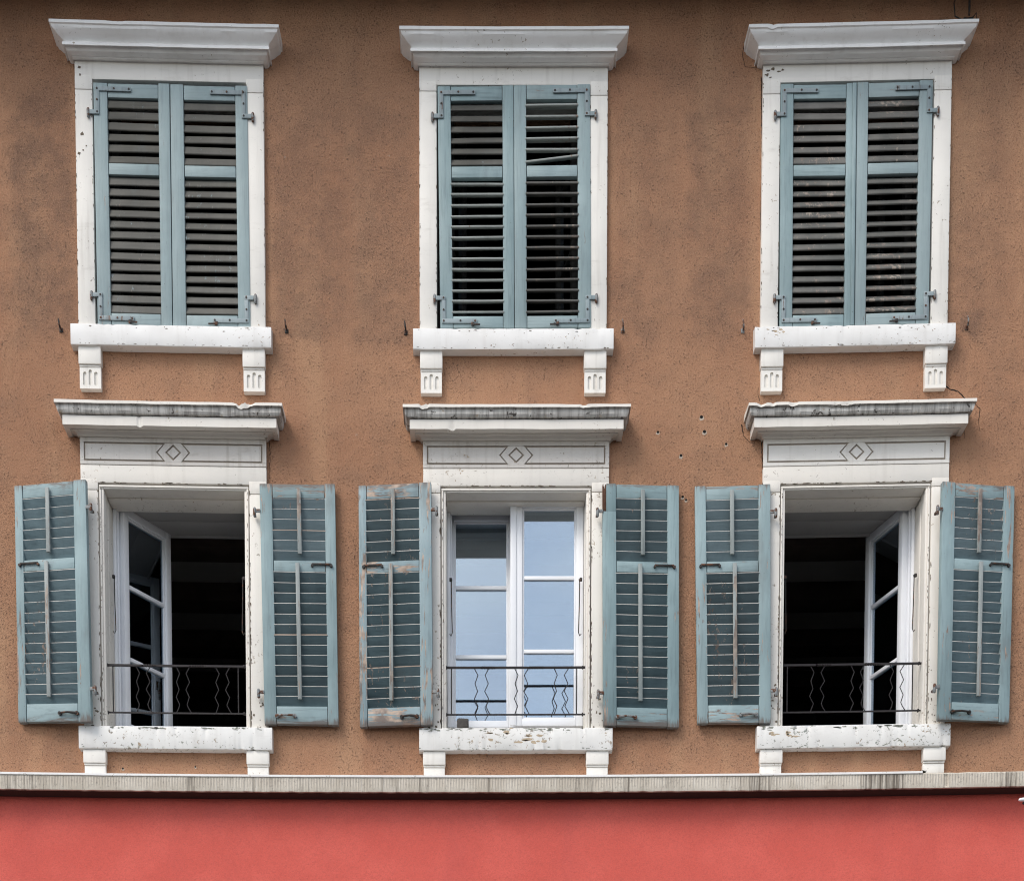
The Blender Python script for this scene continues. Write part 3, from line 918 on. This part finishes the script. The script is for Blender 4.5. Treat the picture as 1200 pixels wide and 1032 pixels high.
        tube(bm, pts, .0030, 6)
        finish('bar', bm, RAIL, rail)
    # stay wires hanging on the reveals
    for s in (-1, 1):
        bm = bmesh.new()
        x = c + s * (hi - .022 - .004)
        z0_, z1_ = Z(680, .1), Z(745, .1)
        yy = .10
        tube(bm, [(x + s * .004, yy, z0_ + .01), (x - s * .010, yy, z0_ + .006), (x - s * .006, yy, z0_ - .01), (x - s * .008, yy, (z0_ + z1_) / 2), (x - s * .012, yy, z1_ + .02), (x - s * .004, yy, z1_), (x + s * .004, yy, z1_ + .012)], .0032, 6)
        box(bm, x - .006, x + .010, yy - .008, yy + .008, z0_ - .005, z0_ + .014, .002)
        finish('stay_hook', bm, IRON, win)

# ------------------------------------------------------------------ shutters (hinged leaves: things of their own)
def leaf_frame(corners, yh, yo):
    """corners: photo points hinge-top, hinge-bottom, outer-top, outer-bottom of the leaf's front face"""
    ht, hb, ot, ob = (at(*corners[0], yh), at(*corners[1], yh), at(*corners[2], yo), at(*corners[3], yo))
    wd = ((ot - ht).length + (ob - hb).length) / 2
    hg = ((ht - hb).length + (ot - ob).length) / 2
    N = (ot - hb).cross(ht - ob).normalized()
    if N.y > 0: N = -N
    def xf(c):   # c.x across from the hinge, c.z up, c.y towards the viewer (0 = front face)
        u, v = c.x / wd, c.z / hg
        b = hb.lerp(ob, u); t = ht.lerp(ot, u)
        return b.lerp(t, v) + N * c.y
    return xf, wd, hg, hb

def slat(bm, x0, x1, zc, dep, ang, xf, th=.009, wid=.050, skew=0.0, seed=0, edge_mat=None):
    """ang: tilt from horizontal, outer (viewer side) edge goes down for positive values"""
    n = 8; rings = []
    ca, sa = math.cos(ang), math.sin(ang)
    sec = []
    hw, ht_ = wid / 2, th / 2
    for a, b in ((-hw, -ht_ * .5), (-hw, ht_ * .5), (-hw + ht_ * .6, ht_), (hw - ht_ * .6, ht_), (hw, ht_ * .5), (hw, -ht_ * .5), (hw - ht_ * .6, -ht_), (-hw + ht_ * .6, -ht_)):
        sec.append((a * ca + b * sa * 1.0, -a * sa + b * ca))     # a towards the viewer
    for i in range(n + 1):
        f = i / n
        x = x0 + (x1 - x0) * f
        dz = skew * (f - .5) * 2 + .0012 * mnoise.noise(Vector((x * 6, seed * 3.3, 0)))
        rings.append([xf(Vector((x, -dep + y, zc + z + dz))) for y, z in sec])
    k0 = len(bm.faces)
    loft(bm, rings)
    return

def shutter(spec):
    xf, wd, hg, hb = leaf_frame(spec['c'], spec['yh'], spec['yo'])
    up = spec['up']
    th = .036
    base = empty('shutter', hb.copy(), spec['label'], 'shutter', spec['group'])
    stO, stI = spec.get('st', (14.5, 14.5))          # hinge stile / free stile in photo pixels
    pxw = wd / spec.get('pw', 88)
    a, b = stO * pxw, wd - stI * pxw
    pz = hg / 284.0
    if up: tr, m0, m1, br = 17 * pz, 94 * pz, 107 * pz, 270 * pz
    else: tr, m0, m1, br = 16.5 * pz, 90 * pz, 103 * pz, 262 * pz
    zt, zm1, zm0, zb_ = hg - tr, hg - m0, hg - m1, hg - br
    fmat = spec['fm']
    bm = bmesh.new()
    q = random.Random(spec['seed'])
    def rail(x0, x1, z0, z1, y0, y1, bev=.003):
        vs = box(bm, x0, x1, y0, y1, z0, z1, bev)
        for v in vs:
            n = mnoise.noise_vector(v.co * 5 + Vector((spec['seed'], 0, 0)))
            v.co += Vector((n.x * .0012, 0, n.z * .0016))
            v.co = xf(v.co)
    jn = .003
    notch = spec.get('rot', False)
    if notch:
        rail(0, a, 0, hg - .165, -th, 0); rail(.022, a, hg - .167, hg, -th, 0)
    else:
        rail(0, a, 0, hg + q.uniform(-.004, .004), -th, 0)
    rail(b, wd, 0, hg + q.uniform(-.005, .003), -th, 0)
    old = set(bm.faces)
    rail(a + jn, b - jn, zt, hg - q.uniform(0.001, .005), -th, -.003)
    rail(a + jn, b - jn, zm0, zm1, -th, -.0015)
    rail(a + jn, b - jn, .003, zb_, -th, -.0015)
    mark(bm, old, 1)
    if spec.get('astragal'):
        rail(wd - .026, wd - .004, .002, hg - .002, .0005, .009, .003)
    fr = finish('frame', bm, fmat, base, warp=False)
    fr.data.materials.append({FRAME_UP: FRAME_UP_H, FRAME_LO: FRAME_LO_H, FRAME_BARE: FRAME_BARE_H}[fmat])
    if notch:
        bm = bmesh.new()
        vs = []
        for i in range(4):
            x0 = .001 + i * .005
            vs += box(bm, x0, x0 + .0045, -th + .002, -.004 - .002 * (i % 2), hg - .165, hg - .012 * ((i * 7) % 3) - .002, .001)
        for v in vs: v.co = xf(v.co)
        finish('rotten_edge', bm, RUSTW, base, warp=False)
    # louvres
    for (z1, z0, n, ang, key) in ((zt, zm1, 6, spec['a'][0], 0), (zm0, zb_, 13, spec['a'][1], 1)):
        bm = bmesh.new()
        h = z1 - z0; off = .30 if up else .5
        for i in range(n):
            zc = z1 - h * (i + .5) / n + (.0 if up else .0)
            sk = q.uniform(-.0012, .0012); aa = R(ang + q.uniform(-4, 4))
            ang_i = aa
            if spec.get('broken') and key == 0 and i == n - 1:
                sk = -.017 ; zc += .012; ang_i = R(20)
            s_w = spec.get('wid', .052)
            slat(bm, a - .004, b + .004, zc + q.uniform(-.0015, .0015), th * .52, ang_i, xf, .0115 if up else (.0155 if (key, i) in spec.get('bare', ()) else .0075), s_w, sk, spec['seed'] * 31 + i + key * 17)
        lv = finish('louvres', bm, spec['sm'][key], base, warp=False, smooth=30)
        if spec.get('edge'):
            # arris of each slat towards the street is worn pale
            lv.data.materials.append(spec['edge']); lv.data.materials.append(SLAT_WOOD)
            for i, pol in enumerate(lv.data.polygons):
                sl = i % (8 * 8 + 2)
                if sl < 64 and (sl % 8) in spec.get('ei', (3, 4, 5)):
                    pol.material_index = 2 if (key, i // 66) in spec.get('bare', ()) else 1
        if not up:
            bm = bmesh.new()
            xm = (a + b) / 2 + (-.004 if key == 0 else .012) * (1 if spec['seed'] % 2 else -1)
            top = z1 + .045 if key == 0 else z1 + .045
            bot = z0 + .032 if key == 0 else z0 + .05
            if key == 1: top = zm0 + .045; bot = zb_ + .035
            vs = box(bm, xm - .0125, xm + .0125, .005, .020, bot, top, .003)
            for v in vs:
                v.co.x += (.0035 * mnoise.noise(Vector((0, 0, v.co.z * 2 + spec['seed']))))
                v.co = xf(v.co)
            finish('tilt_rod', bm, ROD, base, warp=False)
    # ironwork
    def strap(zc, top):
        bm = bmesh.new(); vs = []
        x_ = .022
        s = 1 if top else -1
        zc2 = zc + s * .0
        hor = .205
        vs += box(bm, x_ - .012, x_ + .012, .0008, .0075, min(zc, zc - s * .135), max(zc, zc - s * .135), .001)
        vs += box(bm, x_ - .012, x_ + hor, .0012, .0080, zc - .0125, zc + .0125, .001)
        vs += box(bm, -.030, x_ + .012, .0016, .0086, zc - s * .135 - .012, zc - s * .135 + .012, .001)
        for v in vs: v.co = xf(v.co)
        sm = finish('hinge_strap', bm, STRAP, base, warp=False)
        for (x, z) in ((x_, zc), (x_ + hor * .5, zc + .001), (x_ + hor - .012, zc), (x_, zc - s * .065), (x_, zc - s * .135)):
            bm = bmesh.new()
            vs = tube(bm, [(x, .004, z), (x, .0102, z)], .0062, 8)
            for v in vs: v.co = xf(v.co)
            finish('screw', bm, IRON, sm, warp=False)
        return zc - s * .135
    def knuckle(zc, mat):
        bm = bmesh.new()
        xk = -.033
        vs = tube(bm, [(xk, .004, zc - .034), (xk, .004, zc - .030), (xk, .004, zc - .012), (xk, .004, zc + .014), (xk, .004, zc + .022)], [.004, .008, .0095, .0095, .006], 10)
        vs += box(bm, xk - .002, .002, -.004, .005, zc - .006, zc + .014, .002)
        vs += box(bm, xk - .008, xk + .008, -.03, .002, zc - .022, zc - .008, .002)
        for v in vs: v.co = xf(v.co)
        finish('hinge', bm, mat, base, warp=False)
    if up:
        z = strap(hg - .042, True); knuckle(z, STEEL)
        z = strap(.036, False); knuckle(z, STEEL)
        bm = bmesh.new()
        vs = box(bm, wd * .42, wd * .46, .004, .012, .006, .028, .002) + box(bm, wd * .44, wd * .54, .008, .016, .008, .016, .002)
        for v in vs: v.co = xf(v.co)
        finish('latch', bm, IRON, base, warp=False)
    else:
        for z in (hg - .17, .19):
            knuckle(z, STEEL)
        # catch bar on the middle rail towards the free edge, hook on the bottom rail
        bm = bmesh.new()
        zc = zm0 + .042
        xa_, xb_ = wd * .68, wd - .032
        vs = box(bm, xa_, xb_, .003, .012, zc - .005, zc + .006, .002)
        vs += tube(bm, [(xb_ + .002, 0, zc - .008), (xb_ + .002, .013, zc - .008)], .009, 10)
        vs += tube(bm, [(xa_, 0, zc - .008), (xa_, .012, zc - .008)], .008, 10)
        for v in vs: v.co = xf(v.co)
        finish('catch_bar', bm, IRON, base, warp=False)
        bm = bmesh.new()
        zc = zb_ * .44
        xa_, xb_ = a + .004 if spec['seed'] % 3 else a + .02, a + .115
        vs = tube(bm, [(xa_, .010, zc), ((xa_ + xb_) / 2, .018, zc + .004), (xb_, .012, zc + .002)], [.009, .0065, .007], 8)
        vs += tube(bm, [(xa_, 0, zc), (xa_, .014, zc)], .012, 10) + tube(bm, [(xb_, 0, zc), (xb_, .014, zc)], .0115, 10)
        for v in vs: v.co = xf(v.co)
        finish('latch', bm, IRON if spec['seed'] % 2 else STEEL, base, warp=False)
    return base

GU, GL = 'closed shutters of the upper windows', 'open shutters folded back beside the lower windows'
UY = UF - .006
def upc(l): return l
SPEC = []
def U(side, c, label, ang, sm, seed, **k):
    ht, hb, ot, ob = c
    d = dict(c=c, yh=UY, yo=UY, up=True, label=label, group=GU, a=ang, sm=sm, seed=seed, fm=FRAME_UP, pw=89, **k)
    SPEC.append(d)
U(0, ((109.3, 96), (114.3, 380), (198.3, 98.6), (201.7, 382.3)), 'closed pale blue shutter with bare brown slats, left leaf in the leftmost upper window', (77, 74), (SLAT_BROWN, SLAT_BROWN), 1, st=(16, 13))
U(0, ((289.5, 101.3), (293.6, 383.8), (199.4, 99), (202.7, 382.4)), 'closed pale blue shutter with bare brown slats, right leaf in the leftmost upper window', (73, 66), (SLAT_BROWN, SLAT_BROWN), 2, st=(14, 15), astragal=False)
U(0, ((512.7, 101), (516, 384), (601.7, 100), (602.7, 384)), 'closed pale blue shutter with thin pale slats below, left leaf of the middle upper window', (60, 24), (SLAT_BROWN, SLAT_PALE), 3, st=(15, 13), edge=None)
U(0, ((691.7, 98), (692.7, 383.3), (602.3, 99.3), (603.3, 384)), 'closed pale blue shutter with one broken slat hanging askew, in the middle upper window', (16, 22), (SLAT_PALE, SLAT_MIX), 4, st=(15, 14), broken=True)
U(0, ((915, 98.7), (913.7, 383.3), (1004.3, 97.7), (1001, 381.7)), 'closed pale blue shutter with patchy bare slats, left leaf in the rightmost upper window', (68, 60), (SLAT_MIX, SLAT_MIX), 5, st=(15, 12), astragal=True)
U(0, ((1093.3, 94.3), (1088.3, 379), (1005, 96.7), (1001.7, 381.3)), 'closed pale blue shutter with patchy bare slats, right leaf in the rightmost upper window', (66, 54), (SLAT_MIX, SLAT_MIX), 6, st=(15.5, 13))
def Lo(c, ys, label, seed, sm, fm=None, **k):
    SPEC.append(dict(c=c, yh=ys[0], yo=ys[1], up=False, label=label, group=GL, a=k.pop('ang', (-66, -62)), sm=sm, seed=seed, fm=fm or FRAME_LO, pw=86, wid=.066, edge=SLAT_EDGE, **k))
Lo(((100, 560.9), (106.7, 845), (16.7, 568.3), (21.5, 846)), (-.125, -.045), 'open weathered blue shutter standing off the wall at the far left of the facade', 7, (SLAT_TEAL, SLAT_TEAL), st=(15, 9.5))
Lo(((304, 565.7), (310, 848.3), (392.5, 567.3), (396.7, 849)), (-.07, -.055), 'open weathered blue shutter to the right of the left open window, one slat rubbed bare', 8, (SLAT_TEAL, SLAT_TEAL2), st=(14, 12), bare=((0, 3), (1, 6)), ang=(-68, -58))
Lo(((505, 564.3), (507.3, 848.3), (420, 568.3), (421.7, 851.7)), (-.095, -.055), 'open blue shutter with paint peeled to bare wood, left of the closed middle window', 9, (SLAT_TEAL2, SLAT_TEAL2), fm=FRAME_BARE, st=(14.5, 9), bare=((1, 9), (0, 0)), ang=(-56, -58))
Lo(((706.3, 566.0), (707.3, 849.3), (795.7, 568.3), (795.7, 851.7)), (-.08, -.055), 'open blue shutter with rotten brown wood at its upper hinge corner', 10, (SLAT_TEAL2, SLAT_TEAL2), st=(15, 13), rot=True, ang=(-64, -60))
Lo(((902.7, 566.7), (903.3, 846.7), (814.3, 569.3), (817.3, 847.3)), (-.075, -.055), 'open blue shutter with clean paint, left of the rightmost open window', 12, (SLAT_TEAL, SLAT_TEAL2), st=(13.5, 12.5), ang=(-64, -56))
Lo(((1105, 563.3), (1100, 842.7), (1189.3, 569.3), (1182.7, 846)), (-.125, -.05), 'open blue shutter with smooth dark slats at the far right of the facade', 13, (SLAT_TEAL, SLAT_TEAL), st=(15, 12.5))
for s_ in SPEC: shutter(s_)

# ------------------------------------------------------------------ small ironwork, holes, cracks of the wall (parts)
for (px, py) in ((70, 381), (335, 382), (475, 384), (730, 382), (871, 382), (1134, 378)):
    p = at(px, py, -.03); p.z += 0
    bm = bmesh.new()
    tube(bm, [(p.x + .004, .01, p.z - .012), (p.x + .002, -.03, p.z - .012), (p.x, -.046, p.z - .004), (p.x - .002, -.048, p.z + .016), (p.x - .005, -.046, p.z + .030)], [.006, .006, .0055, .005, .003], 8)
    box(bm, p.x - .010, p.x + .012, -.006, .004, p.z - .026, p.z + .0, .003)
    finish('wall_hook', bm, STEEL if px > 720 else IRON, bld, warp=False)

PALE = mat_simple('pale plaster spall', (.50, .42, .34), .95, 0, .4, 60)
for (px, py, r) in ((771, 506.3, 1.5), (822, 488.6, 1.9), (825.5, 505.7, 1.9), (851, 520.2, 1.5), (798, 533.7, 1.7), (800, 582, 1.5), (804, 585.6, 1.3), (144, 900, 1.2), (229, 898, 1.0)):
    p = at(px, py); r /= 190
    bm = bmesh.new()
    rings = []
    for rr, y in ((1.0, -.0012), (.85, -.0016), (.8, .0), ):
        rings.append([Vector((p.x + math.cos(t * .5236) * rr * r, y, p.z + math.sin(t * .5236) * rr * r)) for t in range(12)])
    rings[2] = [Vector((p.x + math.cos(t * .5236) * .2 * r, -.0014, p.z + math.sin(t * .5236) * .2 * r)) for t in range(12)]
    loft(bm, rings)
    finish('drill_hole', bm, CRACK, bld, warp=False)
    bm = bmesh.new()
    q = random.Random(px)
    poly = []
    for t in range(14):
        a = t * 2 * math.pi / 14
        rr = r * (.9 + q.random() * .5) * (1.4 if math.sin(a) < -.3 else 1)
        poly.append((p.x + math.cos(a) * rr, p.z + math.sin(a) * rr * 1.1 - r * .3))
    prism(bm, poly, -.0008, .002)
    finish('plaster_spall', bm, PALE, bld, warp=False)

def crack(pts, w, Y=-.0012):
    bm = bmesh.new()
    q = random.Random(int(pts[0][0]))
    P_ = []
    for (a, b) in zip(pts, pts[1:]):
        n = max(1, int(math.hypot(b[0] - a[0], b[1] - a[1]) / 2.5))
        for i in range(n): P_.append((a[0] + (b[0] - a[0]) * i / n + q.uniform(-.35, .35), a[1] + (b[1] - a[1]) * i / n + q.uniform(-.35, .35)))
    P_.append(pts[-1])
    rows = []
    for i, (x, y) in enumerate(P_):
        f = i / (len(P_) - 1)
        ww = w * (1.15 - f) * q.uniform(.6, 1.2)
        a = P_[max(0, i - 1)]; b = P_[min(len(P_) - 1, i + 1)]
        dx, dy = b[0] - a[0], b[1] - a[1]; L = math.hypot(dx, dy) or 1
        rows.append([at(x - dy / L * ww, y + dx / L * ww, Y), at(x + dy / L * ww, y - dx / L * ww, Y)])
    vs = [[bm.verts.new(p) for p in r] for r in rows]
    bk = [[bm.verts.new(p + Vector((0, .004, 0))) for p in r] for r in rows]
    for i in range(len(vs) - 1):
        bm.faces.new((vs[i][0], vs[i][1], vs[i + 1][1], vs[i + 1][0]))
        bm.faces.new((vs[i][0], vs[i + 1][0], bk[i + 1][0], bk[i][0])); bm.faces.new((vs[i][1], bk[i][1], bk[i + 1][1], vs[i + 1][1]))
    finish('crack', bm, CRACK, bld, warp=False)
crack([(1107, 432), (1106.6, 451), (1113, 456), (1123, 458.5), (1131, 467), (1140, 470), (1148.5, 479), (1146.5, 494), (1148, 505)], .75)
crack([(1129.5, 497), (1130.5, 512), (1131, 514)], .45)
crack([(871, 54), (870.5, 66), (873, 78), (884, 79.5), (893, 78)], .35)
crack([(869, 497), (871, 510), (878, 518), (884, 520)], .55)
crack([(892, 90), (893, 180), (891, 260), (893, 330)], .45)
crack([(1108.5, 290), (1107.5, 340), (1107, 378)], .5)
crack([(88, 130), (90.5, 150), (90, 200), (92, 290), (93, 330), (93.5, 370)], .6)
crack([(892, 505), (893.3, 545), (893.5, 562)], .6)
crack([(890, 470), (888, 460), (889.5, 452)], .3)
crack([(315, 510), (316.5, 530), (316, 560)], .4)

# iron bracket with loose cable under the eave, at the top right
bm = bmesh.new()
p = at(1136, 12, -.06)
tube(bm, [(p.x, -.06, p.z + .10), (p.x, -.06, p.z + .03), (p.x, -.06, p.z - .03)], [.006, .0075, .006], 8)
box(bm, p.x - .03, p.x + .03, -.05, .01, p.z - .045, p.z - .03, .003)
pl = at(1118, 4, -.05)
tube(bm, [(p.x - .02, -.03, p.z - .04), (p.x - .08, -.04, p.z - .02), (pl.x, -.05, pl.z), (pl.x + .02, -.05, pl.z + .06), (p.x - .03, -.04, p.z + .10)], .004, 6)
tube(bm, [(p.x + .01, -.03, p.z - .04), (p.x + .05, -.04, p.z), (p.x + .05, -.03, p.z - .05), (p.x + .052, -.01, p.z - .08)], .004, 6)
finish('cable_bracket', bm, IRON, bld, warp=False)

# ------------------------------------------------------------------ loose things
p = at(542.5, 853.5, -.03)
zsill = Z(852.3, -.064) + .004
bm = bmesh.new()
vs = box(bm, p.x - .036, p.x + .036, -.045, .01, zsill, zsill + .062, .012, None, 3)
bmesh.ops.subdivide_edges(bm, edges=bm.edges[:], cuts=2, use_grid_fill=True)
for v in bm.verts: v.co += mnoise.noise_vector(v.co * 40) * .004
zmin = min(v.co.z for v in bm.verts)
for v in bm.verts: v.co.z += zsill - zmin + sag(p.x, zsill)
st = finish('stone_block', bm, STONE, None, warp=False, loc=Vector((p.x, -.02, zsill)))
tag(st, 'small dark rough stone lying on the middle lower sill behind the railing', 'stone')

def leaves(bm, base, n, spread, lmin, lmax, seed, w=.3):
    q = random.Random(seed)
    for i in range(n):
        a = q.uniform(0, 2 * math.pi); el = q.uniform(.3, 1.4); L = q.uniform(lmin, lmax)
        d = Vector((math.cos(a) * math.cos(el), math.sin(a) * math.cos(el), math.sin(el)))
        s = d.cross(Vector((0, 0, 1))).normalized() * L * w
        o = base + Vector((q.uniform(-1, 1), q.uniform(-1, 1), 0)) * spread
        nrm = s.cross(d).normalized() * L * .06
        c = [o, o + d * L * .4 + s * .5, o + d * L * .75 + s * .4 - Vector((0, 0, L * .05)), o + d * L - Vector((0, 0, L * .18)), o + d * L * .75 - s * .4 - Vector((0, 0, L * .05)), o + d * L * .4 - s * .5]
        m1 = o + d * L * .5 - nrm
        v = [bm.verts.new(k) for k in c]; mv = bm.verts.new(m1)
        for j in range(6): bm.faces.new((v[j], v[(j + 1) % 6], mv))

wz = Z(856, NICHE_Y) - .01
xg = at(222, 850, .45).x
pz = wz + sag(xg, wz)
plant = empty('houseplant', (xg, .46, pz), 'leafy green houseplant in a pot just inside the left open window', 'houseplant')
bm = bmesh.new()
tube(bm, [(xg, .46, pz), (xg, .46, pz + .02), (xg, .46, pz + .05)], [.045, .05, .058], 16)
finish('pot', bm, POT, plant, warp=False)
bm = bmesh.new()
leaves(bm, Vector((xg, .46, pz + .05)), 34, .05, .04, .085, 3)
finish('foliage', bm, LEAF, plant, warp=False)

xw = at(1081, 902, -.06)
bm = bmesh.new()
wb = at(1081, 906.5, -.075); 
leaves(bm, Vector((wb.x, -.075, wb.z)), 60, .012, .012, .030, 8, .35)
wd_ = finish('weed', bm, mat_simple('withered moss', (.035, .034, .022), .9), None, warp=False, loc=Vector((wb.x, -.075, wb.z)))
tag(wd_, 'dark tuft of moss on the ledge at the foot of the rightmost bracket', 'moss')

# wall lamp whose end just enters the frame at the right
p = at(1196.5, 938, -.16)
lamp = empty('wall_lamp', (p.x + .20, 0, p.z - .05), 'small pale lamp on a dark arm at the right edge of the red wall', 'lamp')
bm = bmesh.new()
tube(bm, [(p.x - .018, -.17, p.z), (p.x - .012, -.17, p.z + .004), (p.x + .04, -.17, p.z + .006), (p.x + .06, -.17, p.z + .004)], [.004, .010, .016, .010], 14)
finish('lamp_head', bm, LAMPW, lamp, warp=False)
bm = bmesh.new()
tube(bm, [(p.x + .01, -.165, p.z - .012), (p.x + .06, -.15, p.z - .035), (p.x + .16, -.06, p.z - .05), (p.x + .20, .012, p.z - .05)], .007, 8)
tube(bm, [(p.x + .20, -.012, p.z - .05), (p.x + .20, .012, p.z - .05)], .035, 16)
finish('lamp_arm', bm, IRON, lamp, warp=False)

# ------------------------------------------------------------------ ground
bm = bmesh.new()
v = [bm.verts.new(p) for p in ((-800, -800, -.12), (800, -800, -.12), (800, 800, -.12), (-800, 800, -.12))]; bm.faces.new(v)
tag(finish('road', bm, ASPHALT, None, warp=False), kind='structure')
bm = bmesh.new()
box(bm, -60, 60, -3.2, 9.5, -.2, -.001, .01)
tag(finish('pavement', bm, PAVE, None, warp=False), kind='structure')

# ------------------------------------------------------------------ light
SUN_EL, SUN_AZ = R(47), R(-40)      # azimuth from the -y direction, towards -x when negative
world = bpy.data.worlds.new('World'); S.world = world; world.use_nodes = True
nt = world.node_tree
bg = nt.nodes['Background']
sky = nt.nodes.new('ShaderNodeTexSky'); sky.sky_type = 'NISHITA'; sky.sun_disc = False
sky.sun_elevation = SUN_EL
sd = Vector((math.sin(SUN_AZ) * math.cos(SUN_EL), -math.cos(SUN_AZ) * math.cos(SUN_EL), math.sin(SUN_EL)))
sky.sun_rotation = math.atan2(sd.x, sd.y)
sky.dust_density = 1.2; sky.air_density = 1.0; sky.ozone_density = 1.5
hs = nt.nodes.new('ShaderNodeHueSaturation'); hs.inputs['Saturation'].default_value = .6
nt.links.new(sky.outputs[0], hs.inputs['Color']); hz = nt.nodes.new('ShaderNodeHueSaturation'); hz.inputs['Saturation'].default_value = .12; hz.inputs['Value'].default_value = 1.25
nt.links.new(sky.outputs[0], hz.inputs['Color'])
tc = nt.nodes.new('ShaderNodeTexCoord'); cn = nt.nodes.new('ShaderNodeTexNoise')
mp = nt.nodes.new('ShaderNodeMapping'); mp.inputs['Scale'].default_value = (1, 1, 2.2)
nt.links.new(tc.outputs['Generated'], mp.inputs['Vector']); nt.links.new(mp.outputs[0], cn.inputs['Vector'])
cn.inputs['Scale'].default_value = 3.2; cn.inputs['Detail'].default_value = 7; cn.inputs['Roughness'].default_value = .55
mr = nt.nodes.new('ShaderNodeMapRange'); mr.inputs[1].default_value = .40; mr.inputs[2].default_value = .68
mr.inputs[3].default_value = .0; mr.inputs[4].default_value = .8
nt.links.new(cn.outputs[0], mr.inputs[0])
cm = nt.nodes.new('ShaderNodeMix'); cm.data_type = 'RGBA'
nt.links.new(mr.outputs[0], cm.inputs[0]); nt.links.new(hs.outputs[0], cm.inputs[6]); nt.links.new(hz.outputs[0], cm.inputs[7])
nt.links.new(cm.outputs[2], bg.inputs['Color'])
bg.inputs['Strength'].default_value = .15
sun_d = bpy.data.lights.new('sun', 'SUN'); sun_d.energy = 1.2; sun_d.angle = R(26); sun_d.color = (1, .93, .84)
sun = bpy.data.objects.new('sun', sun_d); COL.objects.link(sun)
sun.rotation_euler = sd.to_track_quat('Z', 'Y').to_euler()

S.view_settings.view_transform = 'Standard'; S.view_settings.look = 'None'
S.view_settings.exposure = 0.64; S.view_settings.gamma = 1.0
S.render.engine = 'CYCLES'
S.cycles.max_bounces = 8
S.cycles.filter_width = 1.1
